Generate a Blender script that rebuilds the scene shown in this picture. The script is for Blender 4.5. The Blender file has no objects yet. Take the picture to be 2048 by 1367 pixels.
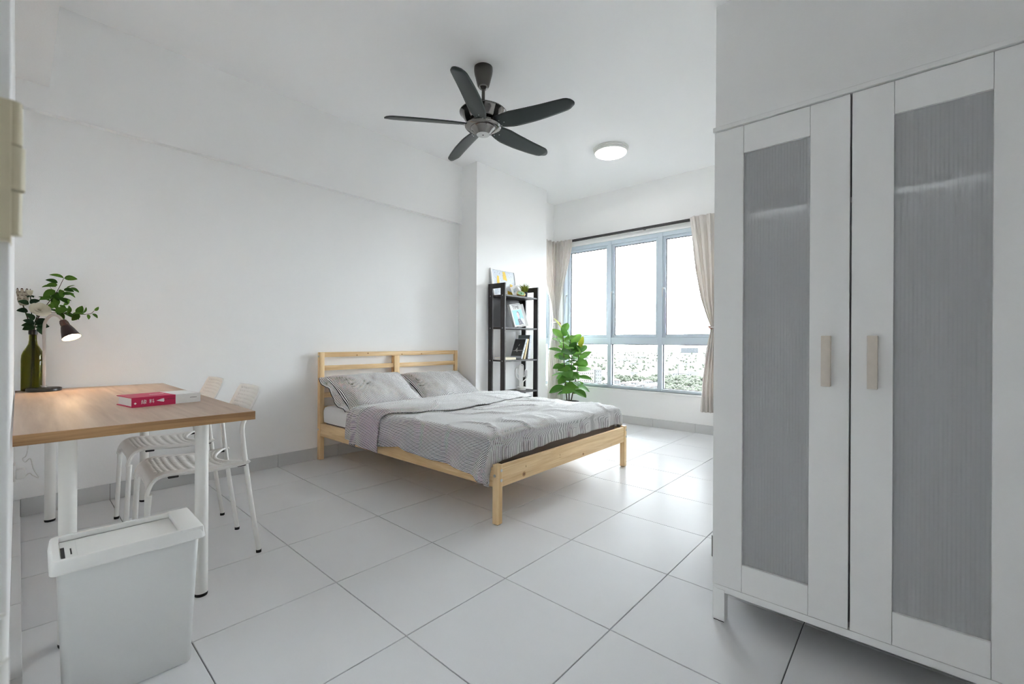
import bpy, bmesh, math, random
from math import pi, sin, cos, radians, sqrt, atan2
from mathutils import Vector, Matrix, noise

scene = bpy.context.scene
col = scene.collection
R = math.radians

# ------------------------------------------------------------------ camera
FPX, YAW, PITCH, ROLL, CAM_H = 884.9, 0.73048, 0.00029, 0.00546, 1.01
def cam_axes():
    f = Vector((cos(YAW), sin(YAW), 0)); r = Vector((sin(YAW), -cos(YAW), 0)); u = Vector((0, 0, 1))
    f2 = f * cos(PITCH) + u * sin(PITCH); u2 = u * cos(PITCH) - f * sin(PITCH)
    return r * cos(ROLL) + u2 * sin(ROLL), u2 * cos(ROLL) - r * sin(ROLL), f2
cr, cu, cf = cam_axes()
cam_data = bpy.data.cameras.new('camera'); cam = bpy.data.objects.new('camera', cam_data); col.objects.link(cam)
cam.matrix_world = Matrix(((cr.x, cu.x, -cf.x, 0), (cr.y, cu.y, -cf.y, 0), (cr.z, cu.z, -cf.z, CAM_H), (0, 0, 0, 1)))
cam_data.sensor_fit = 'HORIZONTAL'; cam_data.sensor_width = 36; cam_data.lens = FPX / 2048 * 36
cam_data.clip_start = 0.02; cam_data.clip_end = 20000
cam_data.dof.use_dof = True; cam_data.dof.focus_distance = 3.2; cam_data.dof.aperture_fstop = 6.3
scene.camera = cam

# ------------------------------------------------------------------ light and exposure
SKY = 6.0
w = bpy.data.worlds.new('overcast_sky'); scene.world = w; w.use_nodes = True
bg = w.node_tree.nodes['Background']; bg.inputs['Color'].default_value = (0.895, 0.945, 1.0, 1); bg.inputs['Strength'].default_value = SKY
scene.view_settings.view_transform = 'Standard'; scene.view_settings.look = 'None'
scene.view_settings.gamma = 1; scene.view_settings.use_curve_mapping = False
scene.view_settings.exposure = 2.25
cy = scene.cycles
cy.max_bounces = 20; cy.diffuse_bounces = 18; cy.glossy_bounces = 5; cy.transmission_bounces = 8; cy.transparent_max_bounces = 12
cy.sample_clamp_indirect = 12; cy.filter_width = 1.1
CEIL_EMIT = 7.5
LAMP_WATT = 0.42

# ------------------------------------------------------------------ helpers
class MB:
    def __init__(s): s.v = []; s.f = []; s.uv = None
    def add(s, vs, fs):
        n = len(s.v); s.v += [tuple(p) for p in vs]; s.f += [tuple(i + n for i in q) for q in fs]; return s
    def box(s, lo, hi, rot=None, piv=None):
        x0, y0, z0 = lo; x1, y1, z1 = hi
        vs = [Vector(p) for p in ((x0,y0,z0),(x1,y0,z0),(x1,y1,z0),(x0,y1,z0),(x0,y0,z1),(x1,y0,z1),(x1,y1,z1),(x0,y1,z1))]
        if rot is not None:
            c = Vector(piv) if piv is not None else (Vector(lo) + Vector(hi)) / 2
            vs = [rot @ (p - c) + c for p in vs]
        return s.add(vs, [(0,3,2,1),(4,5,6,7),(0,1,5,4),(1,2,6,5),(2,3,7,6),(3,0,4,7)])
    def tube(s, pts, rad, n=10, caps=True):
        pts = [Vector(p) for p in pts]; m = len(pts)
        if not isinstance(rad, (list, tuple)): rad = [rad] * m
        t0 = (pts[1] - pts[0]).normalized()
        up = Vector((0, 0, 1)) if abs(t0.z) < .9 else Vector((1, 0, 0))
        a = t0.cross(up).normalized(); vs = []
        for i in range(m):
            t = (pts[min(i+1, m-1)] - pts[max(i-1, 0)]).normalized()
            a = (a - t * a.dot(t)).normalized(); b = t.cross(a)
            for k in range(n):
                q = 2 * pi * k / n; vs.append(pts[i] + (a * cos(q) + b * sin(q)) * rad[i])
        fs = [(i*n+k, i*n+(k+1) % n, (i+1)*n+(k+1) % n, (i+1)*n+k) for i in range(m-1) for k in range(n)]
        if caps: fs += [tuple(range(n))[::-1], tuple((m-1)*n + k for k in range(n))]
        return s.add(vs, fs)
    def lathe(s, prof, n=24, c=(0, 0, 0), axis=None, caps=True):
        c = Vector(c); M = Matrix.Identity(3)
        if axis is not None: M = Vector(axis).normalized().to_track_quat('Z', 'Y').to_matrix()
        m = len(prof); vs = [c + M @ Vector((r * cos(2*pi*k/n), r * sin(2*pi*k/n), z)) for r, z in prof for k in range(n)]
        fs = [(i*n+k, i*n+(k+1) % n, (i+1)*n+(k+1) % n, (i+1)*n+k) for i in range(m-1) for k in range(n)]
        if caps: fs += [tuple(range(n))[::-1], tuple((m-1)*n + k for k in range(n))]
        return s.add(vs, fs)
    def grid(s, fn, nu, nv, skip=None, uvf=None):
        base = len(s.v)
        s.v += [tuple(fn(i / nu, j / nv)) for j in range(nv+1) for i in range(nu+1)]
        fs = [(base+j*(nu+1)+i, base+j*(nu+1)+i+1, base+(j+1)*(nu+1)+i+1, base+(j+1)*(nu+1)+i)
              for j in range(nv) for i in range(nu) if not (skip and skip(i, j))]
        s.f += fs
        if uvf:
            if s.uv is None: s.uv = {}
            for j in range(nv+1):
                for i in range(nu+1): s.uv[base + j*(nu+1)+i] = uvf(i / nu, j / nv)
        return s
    def build(s, name, mat, parent=None, smooth=False, bevel=0, seg=2, solid=0, subsurf=0, angle=40):
        me = bpy.data.meshes.new(name); me.from_pydata(s.v, [], s.f)
        if s.uv:
            ul = me.uv_layers.new(name='UVMap')
            for lp in me.loops: ul.data[lp.index].uv = s.uv.get(lp.vertex_index, (0, 0))
        if bevel:
            bm = bmesh.new(); bm.from_mesh(me)
            bmesh.ops.bevel(bm, geom=bm.edges[:], offset=bevel, segments=seg, affect='EDGES', profile=.5, clamp_overlap=True)
            bm.to_mesh(me); bm.free()
        if smooth or bevel:
            me.polygons.foreach_set('use_smooth', [True] * len(me.polygons))
            me.set_sharp_from_angle(angle=R(angle))
        me.materials.append(mat)
        o = bpy.data.objects.new(name, me); col.objects.link(o)
        if parent is not None: o.parent = parent
        if solid:
            m = o.modifiers.new('thickness', 'SOLIDIFY'); m.thickness = solid; m.offset = 0
        if subsurf:
            m = o.modifiers.new('smooth', 'SUBSURF'); m.levels = m.render_levels = subsurf
        return o

def tag(o, label, cat, group=None):
    o['label'] = label; o['category'] = cat
    if group: o['group'] = group
    return o
def struct(o, label=None, cat=None):
    o['kind'] = 'structure'
    if label: o['label'] = label
    if cat: o['category'] = cat
    return o
def thing(name, label, cat, loc=(0, 0, 0), rz=0, group=None):
    o = bpy.data.objects.new(name, None); col.objects.link(o); o.empty_display_size = .05
    o.location = loc; o.rotation_euler = (0, 0, rz); return tag(o, label, cat, group)
def copy_tree(o, parent=None):
    c = o.copy(); col.objects.link(c); c.parent = parent
    for ch in list(o.children): copy_tree(ch, c)
    return c
def place(mesh, name, parent, M, mat=None):
    o = bpy.data.objects.new(name, mesh); col.objects.link(o); o.parent = parent; o.matrix_local = M; return o
def lerp(a, b, t): return a + (b - a) * t
def interp(tab, x):
    if x <= tab[0][0]: return tab[0][1]
    for (x0, y0), (x1, y1) in zip(tab, tab[1:]):
        if x <= x1: return lerp(y0, y1, (x - x0) / (x1 - x0))
    return tab[-1][1]
def sstep(a, b, x):
    t = min(1, max(0, (x - a) / (b - a))); return t * t * (3 - 2 * t)
def catmull(pts, n=6):
    P = [Vector(p) for p in pts]; P = [P[0] * 2 - P[1]] + P + [P[-1] * 2 - P[-2]]; out = []
    for i in range(1, len(P) - 2):
        for k in range(n):
            t = k / n; a, b, c, d = P[i-1:i+3]
            out.append(.5 * ((2*b) + (c-a)*t + (2*a-5*b+4*c-d)*t*t + (3*b-a-3*c+d)*t**3))
    return out + [P[-2]]

# ------------------------------------------------------------------ materials
def srgb(r, g, b):
    return tuple(((c / 255) / 12.92 if c / 255 <= .04045 else ((c / 255 + .055) / 1.055) ** 2.4) for c in (r, g, b)) + (1,)
def new_mat(name):
    m = bpy.data.materials.new(name); m.use_nodes = True; return m, m.node_tree, m.node_tree.nodes['Principled BSDF']
def plain(name, c, rough=.5, metal=0, var=0, vscale=8, bump=0, bscale=60, spec=.5, coat=0, trans=0, ior=1.45, sheen=0):
    m, t, p = new_mat(name); c = c if len(c) == 4 else (*c, 1)
    p.inputs['Base Color'].default_value = c; p.inputs['Roughness'].default_value = rough; p.inputs['Metallic'].default_value = metal
    p.inputs['Specular IOR Level'].default_value = spec; p.inputs['Coat Weight'].default_value = coat
    p.inputs['Transmission Weight'].default_value = trans; p.inputs['IOR'].default_value = ior; p.inputs['Sheen Weight'].default_value = sheen
    tc = t.nodes.new('ShaderNodeTexCoord')
    if var:
        n = t.nodes.new('ShaderNodeTexNoise'); n.inputs['Scale'].default_value = vscale; n.inputs['Detail'].default_value = 5
        t.links.new(tc.outputs['Object'], n.inputs['Vector'])
        rp = t.nodes.new('ShaderNodeValToRGB'); rp.color_ramp.elements[0].position = .3; rp.color_ramp.elements[1].position = .7
        rp.color_ramp.elements[0].color = tuple(x * (1 - var) for x in c[:3]) + (1,)
        rp.color_ramp.elements[1].color = tuple(min(1, x * (1 + var)) for x in c[:3]) + (1,)
        t.links.new(n.outputs['Fac'], rp.inputs['Fac']); t.links.new(rp.outputs['Color'], p.inputs['Base Color'])
    if bump:
        n = t.nodes.new('ShaderNodeTexNoise'); n.inputs['Scale'].default_value = bscale; n.inputs['Detail'].default_value = 4
        t.links.new(tc.outputs['Object'], n.inputs['Vector'])
        b = t.nodes.new('ShaderNodeBump'); b.inputs['Strength'].default_value = bump; b.inputs['Distance'].default_value = .01
        t.links.new(n.outputs['Fac'], b.inputs['Height']); t.links.new(b.outputs['Normal'], p.inputs['Normal'])
    return m
def emit(name, c, s):
    m = bpy.data.materials.new(name); m.use_nodes = True; t = m.node_tree; t.nodes.remove(t.nodes['Principled BSDF'])
    e = t.nodes.new('ShaderNodeEmission'); e.inputs['Color'].default_value = (*c[:3], 1); e.inputs['Strength'].default_value = s
    t.links.new(e.outputs[0], t.nodes['Material Output'].inputs['Surface']); return m
def wood(name, ca, cb, axis, rough=.45, grain=26, stretch=.05, knots=0, dark=None):
    m, t, p = new_mat(name); N = t.nodes; L = t.links
    tc = N.new('ShaderNodeTexCoord'); info = N.new('ShaderNodeObjectInfo')
    off = N.new('ShaderNodeVectorMath'); off.operation = 'ADD'
    cmb = N.new('ShaderNodeCombineXYZ'); mul = N.new('ShaderNodeMath'); mul.operation = 'MULTIPLY'; mul.inputs[1].default_value = 13.7
    L.new(info.outputs['Random'], mul.inputs[0])
    for k in 'XYZ': L.new(mul.outputs[0], cmb.inputs[k])
    L.new(tc.outputs['Object'], off.inputs[0]); L.new(cmb.outputs[0], off.inputs[1])
    mp = N.new('ShaderNodeMapping'); sc = [1, 1, 1]; sc[axis] = stretch; mp.inputs['Scale'].default_value = sc
    L.new(off.outputs[0], mp.inputs['Vector'])
    n1 = N.new('ShaderNodeTexNoise'); n1.inputs['Scale'].default_value = grain; n1.inputs['Detail'].default_value = 8; n1.inputs['Distortion'].default_value = 1.2
    L.new(mp.outputs[0], n1.inputs['Vector'])
    n2 = N.new('ShaderNodeTexNoise'); n2.inputs['Scale'].default_value = grain * 7; n2.inputs['Detail'].default_value = 3
    L.new(mp.outputs[0], n2.inputs['Vector'])
    mx = N.new('ShaderNodeMath'); mx.operation = 'MULTIPLY_ADD'; mx.inputs[1].default_value = .3; L.new(n2.outputs['Fac'], mx.inputs[0]); L.new(n1.outputs['Fac'], mx.inputs[2])
    rp = N.new('ShaderNodeValToRGB'); e = rp.color_ramp.elements
    e[0].position = .42; e[0].color = ca; e[1].position = .85; e[1].color = cb
    if dark:
        q = rp.color_ramp.elements.new(.40); q.color = dark; rp.color_ramp.elements[1].position = .50
    L.new(mx.outputs[0], rp.inputs['Fac']); colout = rp.outputs['Color']
    if knots:
        mp2 = N.new('ShaderNodeMapping'); s2 = [1, 1, 1]; s2[axis] = .55; mp2.inputs['Scale'].default_value = s2; L.new(off.outputs[0], mp2.inputs['Vector'])
        vo = N.new('ShaderNodeTexVoronoi'); vo.inputs['Scale'].default_value = 5.2; L.new(mp2.outputs[0], vo.inputs['Vector'])
        kr = N.new('ShaderNodeValToRGB'); kr.color_ramp.elements[0].position = .05; kr.color_ramp.elements[1].position = .12
        kr.color_ramp.elements[0].color = (1, 1, 1, 1); kr.color_ramp.elements[1].color = (0, 0, 0, 1)
        L.new(vo.outputs['Distance'], kr.inputs['Fac'])
        mix = N.new('ShaderNodeMix'); mix.data_type = 'RGBA'; L.new(kr.outputs['Color'], mix.inputs['Factor'])
        L.new(colout, mix.inputs['A']); mix.inputs['B'].default_value = srgb(150, 98, 58); colout = mix.outputs['Result']
    L.new(colout, p.inputs['Base Color']); p.inputs['Roughness'].default_value = rough
    b = N.new('ShaderNodeBump'); b.inputs['Strength'].default_value = .08; b.inputs['Distance'].default_value = .004
    L.new(n2.outputs['Fac'], b.inputs['Height']); L.new(b.outputs['Normal'], p.inputs['Normal'])
    return m
def stripes(name, period, ca, cb, duty=.5):
    m, t, p = new_mat(name); N = t.nodes; L = t.links
    uv = N.new('ShaderNodeUVMap'); uv.uv_map = 'UVMap'; sx = N.new('ShaderNodeSeparateXYZ'); L.new(uv.outputs[0], sx.inputs[0])
    d = N.new('ShaderNodeMath'); d.operation = 'DIVIDE'; d.inputs[1].default_value = period; L.new(sx.outputs['X'], d.inputs[0])
    fr = N.new('ShaderNodeMath'); fr.operation = 'FRACT'; L.new(d.outputs[0], fr.inputs[0])
    rp = N.new('ShaderNodeValToRGB'); rp.color_ramp.interpolation = 'CONSTANT'; e = rp.color_ramp.elements
    e[0].position = 0; e[0].color = ca; e[1].position = duty; e[1].color = cb
    L.new(fr.outputs[0], rp.inputs['Fac']); L.new(rp.outputs['Color'], p.inputs['Base Color'])
    p.inputs['Roughness'].default_value = .85; p.inputs['Sheen Weight'].default_value = .25; p.inputs['Specular IOR Level'].default_value = .2
    tc = N.new('ShaderNodeTexCoord'); n = N.new('ShaderNodeTexNoise'); n.inputs['Scale'].default_value = 45; n.inputs['Detail'].default_value = 4
    L.new(tc.outputs['Object'], n.inputs['Vector']); b = N.new('ShaderNodeBump'); b.inputs['Strength'].default_value = .25; b.inputs['Distance'].default_value = .006
    L.new(n.outputs['Fac'], b.inputs['Height']); L.new(b.outputs['Normal'], p.inputs['Normal'])
    return m
def pane_glass(name):
    m = bpy.data.materials.new(name); m.use_nodes = True; t = m.node_tree; t.nodes.remove(t.nodes['Principled BSDF'])
    tr = t.nodes.new('ShaderNodeBsdfTransparent'); tr.inputs['Color'].default_value = (.97, .985, .98, 1)
    gl = t.nodes.new('ShaderNodeBsdfGlossy'); gl.inputs['Roughness'].default_value = .01
    fr = t.nodes.new('ShaderNodeFresnel'); fr.inputs['IOR'].default_value = 1.45
    mx = t.nodes.new('ShaderNodeMixShader'); t.links.new(fr.outputs[0], mx.inputs[0]); t.links.new(tr.outputs[0], mx.inputs[1]); t.links.new(gl.outputs[0], mx.inputs[2])
    t.links.new(mx.outputs[0], t.nodes['Material Output'].inputs['Surface']); return m
def cloth(name, c, rough=.9, translucent=0):
    m = plain(name, c, rough, bump=.15, bscale=220, sheen=.2, spec=.15)
    if translucent:
        t = m.node_tree; p = t.nodes['Principled BSDF']; tl = t.nodes.new('ShaderNodeBsdfTranslucent'); tl.inputs['Color'].default_value = c if len(c) == 4 else (*c, 1)
        mx = t.nodes.new('ShaderNodeMixShader'); mx.inputs[0].default_value = translucent
        t.links.new(p.outputs[0], mx.inputs[1]); t.links.new(tl.outputs[0], mx.inputs[2]); t.links.new(mx.outputs[0], t.nodes['Material Output'].inputs['Surface'])
    return m
def leafmat(name, ca, cb, tl=.3):
    m, t, p = new_mat(name); N = t.nodes; L = t.links
    info = N.new('ShaderNodeObjectInfo'); rp = N.new('ShaderNodeValToRGB'); rp.color_ramp.elements[0].color = ca; rp.color_ramp.elements[1].color = cb
    L.new(info.outputs['Random'], rp.inputs['Fac']); L.new(rp.outputs['Color'], p.inputs['Base Color']); p.inputs['Roughness'].default_value = .6; p.inputs['Specular IOR Level'].default_value = .15
    t2 = N.new('ShaderNodeBsdfTranslucent'); L.new(rp.outputs['Color'], t2.inputs['Color'])
    mx = N.new('ShaderNodeMixShader'); mx.inputs[0].default_value = tl; L.new(p.outputs[0], mx.inputs[1]); L.new(t2.outputs[0], mx.inputs[2])
    L.new(mx.outputs[0], t.nodes['Material Output'].inputs['Surface']); return m

M = {}
M['wall'] = plain('wall_paint', (.895, .893, .888), .8, var=.012, vscale=1.3, bump=.06, bscale=180, spec=.2)
M['ceil'] = plain('ceiling_paint', (.90, .90, .90), .85, bump=.04, bscale=150, spec=.2)
M['tile'] = plain('floor_tile_glaze', (.72, .72, .73), .22, var=.015, vscale=3, spec=.007)
M['grout'] = plain('grout', (.05, .048, .046), .9, var=.15, vscale=30)
M['base'] = plain('baseboard_tile_glaze', (.62, .62, .62), .3, var=.02)
M['white_lam'] = plain('white_laminate', (.86, .857, .85), .38, bump=.02, bscale=300)
M['white_in'] = plain('white_inside', (.85, .845, .835), .5)
M['dimmed_in'] = plain('dimmed_wardrobe_inside', (.30, .30, .31), .6)  # dimness of the wardrobe interior put into the carcass colour, sets off the shelf
M['handle'] = plain('beige_plastic', srgb(212, 202, 190), .5, var=.03, vscale=40)
M['alu'] = plain('powder_coated_aluminium', srgb(196, 208, 217), .42, metal=0)
M['gasket'] = plain('window_gasket', (.015, .015, .018), .6)
M['glass'] = pane_glass('window_glass')
M['pine_x'] = wood('pine_along_x', srgb(216, 176, 122), srgb(245, 216, 170), 0, .45, knots=1)
M['pine_y'] = wood('pine_along_y', srgb(216, 176, 122), srgb(245, 216, 170), 1, .45, knots=0)
M['pine_z'] = wood('pine_along_z', srgb(216, 176, 122), srgb(245, 216, 170), 2, .45)
M['oak'] = wood('oak_laminate', srgb(166, 140, 120), srgb(200, 176, 156), 1, .46, grain=9, stretch=.06, dark=srgb(126, 100, 82))
M['oak_edge'] = wood('oak_edge_band', srgb(146, 108, 70), srgb(190, 150, 104), 0, .5, grain=40, stretch=.03, dark=srgb(112, 80, 50))
M['white_metal'] = plain('white_powder_coat', (.80, .79, .76), .32, spec=.5)
M['white_plastic'] = plain('white_plastic', (.79, .785, .765), .42, spec=.5)
M['bin_plastic'] = plain('bin_plastic', (.72, .725, .715), .5, bump=.02, bscale=200)
M['black_rubber'] = plain('black_rubber', (.012, .012, .012), .7)
M['black_wood'] = plain('black_brown_veneer', srgb(52, 48, 48), .45, var=.12, vscale=14)
M['screw'] = plain('screw_steel', (.62, .62, .62), .3, metal=.9)
M['sheet'] = cloth('white_cotton_sheet', (.80, .80, .81))
M['taupe'] = cloth('taupe_ticking', srgb(118, 106, 98))
M['stripe'] = stripes('ticking_stripe_cotton', .0078, srgb(34, 34, 40), srgb(236, 235, 234), .47)
M['curtain'] = cloth('beige_curtain_cloth', srgb(226, 221, 216), translucent=.2)
M['tassel'] = cloth('pink_tie_cloth', srgb(196, 150, 140))
M['track'] = plain('dark_curtain_track', (.05, .05, .052), .5)
M['gun'] = plain('black_chrome', (.24, .23, .22), .12, metal=1)
M['gun_dark'] = plain('brushed_gunmetal', (.10, .095, .088), .3, metal=.8)
M['blade'] = plain('dark_fan_blade', srgb(54, 60, 60), .38, metal=.25)
M['diff'] = emit('lit_diffuser', (1, .985, .96), CEIL_EMIT)
M['black_plastic'] = plain('black_plastic', (.015, .015, .016), .35)
M['lamp_grey'] = plain('warm_grey_lacquer', srgb(176, 168, 162), .35)
M['shade'] = cloth('lamp_shade_lacquer', srgb(56, 42, 42), .4, translucent=.25)
M['shade_in'] = cloth('lamp_shade_inside', (.85, .78, .66), .6, translucent=.4)
M['bulb'] = emit('warm_bulb', (1, .72, .42), 30)
M['bottle'] = None
M['leaf_dark'] = leafmat('bouquet_leaf', srgb(46, 78, 26), srgb(92, 132, 46), .18)
M['leaf_rose'] = leafmat('rose_leaf', srgb(24, 44, 30), srgb(46, 74, 44), .1)
M['fig'] = leafmat('fig_leaf', srgb(62, 108, 44), srgb(116, 158, 72), .22)
M['fig_y'] = leafmat('young_fig_leaf', srgb(140, 146, 46), srgb(160, 164, 66), .3)
M['stem'] = plain('brown_stem', srgb(70, 58, 46), .7, var=.1, vscale=60)
M['petal'] = cloth('ivory_petal', srgb(222, 216, 198), translucent=.12)
M['protea'] = plain('dry_bract', srgb(186, 176, 160), .8, var=.15, vscale=120)
M['protea_tip'] = plain('dry_bract_tip', srgb(70, 48, 40), .8)
M['pink'] = plain('crimson_book_cloth', srgb(196, 40, 84), .5)
M['paper'] = plain('paper', (.80, .80, .79), .75, var=.02, vscale=200)
M['paper_edge'] = plain('paper_block', (.72, .71, .70), .8, var=.06, vscale=300)
M['ink'] = plain('dark_ink', (.03, .03, .035), .6)
M['white_ink'] = plain('white_ink', (.85, .84, .83), .6)
M['blue_print'] = plain('blue_print', srgb(128, 190, 212), .45)
M['skin_print'] = plain('pink_print', srgb(236, 188, 190), .45)
M['navy_print'] = plain('navy_print', srgb(62, 62, 82), .45)
M['photo_dark'] = plain('photo_dark', srgb(66, 68, 70), .4, var=.35, vscale=22)
M['photo_grey'] = plain('photo_grey', srgb(92, 92, 94), .4, var=.4, vscale=60)
M['cream_book'] = plain('cream_book', srgb(226, 216, 192), .6)
M['sand_book'] = plain('sand_book', srgb(226, 204, 160), .6)
M['grey_book'] = plain('grey_book', srgb(120, 126, 132), .6)
M['pale_spine'] = plain('pale_spine', srgb(206, 212, 222), .55)
M['yellow_print'] = plain('yellow_print', srgb(226, 190, 62), .5, var=.12, vscale=90)
M['art_paper'] = None
M['grass'] = leafmat('grass_blades', srgb(104, 122, 48), srgb(150, 160, 60), .3)
M['pot_grey'] = plain('grey_pot', srgb(74, 82, 90), .5)
M['tin_gold'] = plain('gold_tin', srgb(206, 178, 110), .3, metal=.6)
M['tin_green'] = plain('green_tin_print', srgb(150, 196, 160), .5)
M['cream_metal'] = plain('cream_painted_metal', srgb(206, 196, 168), .4)
M['cord'] = plain('cord_plastic', (.74, .73, .70), .4)
M['terracotta'] = plain('dark_pot', srgb(60, 58, 60), .6)

def bottle_glass():
    m, t, p = new_mat('green_bottle_glass')
    p.inputs['Base Color'].default_value = (.30, .29, .03, 1); p.inputs['Roughness'].default_value = .03; p.inputs['Transmission Weight'].default_value = 1; p.inputs['IOR'].default_value = 1.3
    return m
M['bottle'] = bottle_glass()
def ribbed_plastic():
    m = plain('frosted_ribbed_plastic', (.86, .87, .88), .4, spec=.3)
    t = m.node_tree; tr = t.nodes.new('ShaderNodeBsdfTransparent'); tr.inputs['Color'].default_value = (.95, .96, .97, 1)
    mx = t.nodes.new('ShaderNodeMixShader'); mx.inputs[0].default_value = .52
    t.links.new(t.nodes['Principled BSDF'].outputs[0], mx.inputs[1]); t.links.new(tr.outputs[0], mx.inputs[2]); t.links.new(mx.outputs[0], t.nodes['Material Output'].inputs['Surface'])
    return m
M['ribbed'] = ribbed_plastic()
def art_paper():
    m, t, p = new_mat('speckled_art_paper'); N = t.nodes
    tc = N.new('ShaderNodeTexCoord'); v = N.new('ShaderNodeTexVoronoi'); v.inputs['Scale'].default_value = 60; t.links.new(tc.outputs['Object'], v.inputs['Vector'])
    rp = N.new('ShaderNodeValToRGB'); rp.color_ramp.elements[0].position = .16; rp.color_ramp.elements[1].position = .24
    rp.color_ramp.elements[0].color = srgb(120, 128, 150); rp.color_ramp.elements[1].color = srgb(214, 220, 228)
    t.links.new(v.outputs['Distance'], rp.inputs['Fac']); t.links.new(rp.outputs['Color'], p.inputs['Base Color']); p.inputs['Roughness'].default_value = .3
    return m
M['art_paper'] = art_paper()

def text_part(txt, size, mat, parent, Mx, name='lettering', depth=.0003, align='CENTER'):
    cu_ = bpy.data.curves.new(name, 'FONT'); cu_.body = txt; cu_.size = size; cu_.extrude = depth; cu_.align_x = align; cu_.align_y = 'CENTER'
    cu_.resolution_u = 3
    tmp = bpy.data.objects.new('tmp', cu_); col.objects.link(tmp)
    dg = bpy.context.evaluated_depsgraph_get(); dg.update()
    me = bpy.data.meshes.new_from_object(tmp.evaluated_get(dg)); me.name = name
    bpy.data.objects.remove(tmp); me.materials.clear(); me.materials.append(mat)
    return place(me, name, parent, Mx)

# ================================================================== THE ROOM
CEIL = 2.965; XL = -.015; YA = 3.772; XW = 5.10; YB = .683; XB = 2.20; YE = -1.0
T = .5013; GX = 1.3948; GY = 3.7871

floor = MB().box((-.2, YE - .2, -.12), (XW + .2, YA + .2, -.006)).build('floor', M['grout'])
struct(floor, 'glossy off-white square tiled floor', 'floor')
tile_mb = MB().box((-T/2 + .0012, -T/2 + .0012, -.010), (T/2 - .0012, T/2 - .0012, 0))
random.seed(3)
tile_cache = {}
for i in range(-4, 9):
    for j in range(-1, 11):
        x0, x1 = GX + T * i, GX + T * (i + 1); y1, y0 = GY - T * j, GY - T * (j + 1)
        x0, x1, y0, y1 = max(x0, XL), min(x1, XW), max(y0, YE), min(y1, YA)
        if x1 - x0 < .03 or y1 - y0 < .03: continue
        if x0 > XB and y1 < YB + .02: continue
        key = (round(x1 - x0, 3), round(y1 - y0, 3))
        if key not in tile_cache:
            a, b = (x1 - x0) / 2 - .0016, (y1 - y0) / 2 - .0016
            o = MB().box((-a, -b, -.010), (a, b, 0)).build('tile', M['tile'], floor, bevel=.0012, seg=1)
            tile_cache[key] = o.data
        else:
            o = bpy.data.objects.new('tile', tile_cache[key]); col.objects.link(o); o.parent = floor
        o.location = ((x0 + x1) / 2, (y0 + y1) / 2, 0)

struct(MB().box((-.2, YE - .2, CEIL), (XW + .2, YA + .2, CEIL + .15)).build('ceiling', M['ceil']), 'plain white painted ceiling', 'ceiling')
# back wall with the slightly proud beam above, open for the side window in the bay
SWX0, SWX1, WZ0, WZ1 = 4.62, 5.03, .425, 2.33
b = MB(); b.box((-.215, YA, 0), (SWX0, YA + .2, CEIL)).box((SWX0, YA, 0), (SWX1, YA + .2, WZ0)).box((SWX0, YA, WZ1), (SWX1, YA + .2, CEIL)).box((SWX1, YA, 0), (XW + .2, YA + .2, CEIL))
b.box((XL, YA - .05, 2.325), (3.305, YA, CEIL))
struct(b.build('wall_back', M['wall']), 'long white wall behind the headboard with a shallow beam', 'wall')
struct(MB().box((3.305, 3.483, 0), (4.545, YA, CEIL)).build('wall_column', M['wall']), 'white wall pier behind the black shelf', 'wall')
# window wall
WY0, WY1 = 1.44, 3.62
b = MB(); b.box((XW, YB - .2, 0), (XW + .2, YA, WZ0)).box((XW, YB - .2, WZ1), (XW + .2, YA, CEIL)).box((XW, YB - .2, WZ0), (XW + .2, WY0, WZ1)).box((XW, WY1, WZ0), (XW + .2, YA, WZ1))
struct(b.build('wall_window', M['wall']), 'white wall around the wide window', 'wall')
struct(MB().box((XB, YE - .2, 0), (XW + .2, YB, CEIL)).build('wall_right', M['wall']), 'white wall behind the wardrobe', 'wall')
DY0, DY1, DZ = -.42, .50, 2.06
b = MB(); b.box((-.215, DY1, 0), (XL, YA, CEIL)).box((-.215, YE - .2, 0), (XL, DY0, CEIL)).box((-.215, DY0, DZ), (XL, DY1, CEIL))
struct(b.build('wall_left', M['wall']), 'white wall along the table', 'wall')
struct(MB().box((-.215, YE - .2, 0), (XB, YE, CEIL)).build('wall_entry', M['wall']), 'white wall closing the entry', 'wall')
struct(MB().box((XL, YE, 2.475), (.116, YA - .05, CEIL)).build('trim_1', M['wall']), 'white boxed beam under the ceiling along the left wall', 'beam')
struct(MB().box((.116, YE, 2.60), (XB, YB, CEIL)).build('trim_2', M['ceil']), 'dropped ceiling over the entry', 'ceiling')

# door beside the camera: closed leaf, casing, hinges
dr = bpy.data.objects.new('door_1', None); col.objects.link(dr); struct(dr, 'white door with cream hinges in the left wall', 'door')
MB().box((-.07, DY0 + .03, .01), (-.028, DY1 - .03, DZ - .03)).build('door_leaf', M['white_lam'], dr, bevel=.002)
b = MB(); b.box((-.2, DY1 - .03, 0), (-.004, DY1 + .05, DZ + .05)).box((-.2, DY0 - .05, 0), (-.006, DY0 + .03, DZ + .05)).box((-.2, DY0 + .03, DZ - .03), (-.006, DY1 - .03, DZ + .05))
b.build('door_casing', M['white_lam'], dr, bevel=.002)
for hz, mt, hx in ((1.128, 'cream_metal', 0), (.775, 'white_metal', -.0062)):
    h = MB().box((-.03, .455, hz - .05), (-.0035 + hx, .492, hz + .045)).build('hinge', M[mt], dr, bevel=.001)
    k = MB()
    for q in range(3): k.lathe([(.0052 if q != 1 else .0065, hz - .046 + q*.031), (.0052 if q != 1 else .0065, hz - .046 + q*.031 + .0295)], 14, (-.0035 + hx, .462, 0))
    k.build('hinge_knuckle', M[mt], h, smooth=True)
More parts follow.
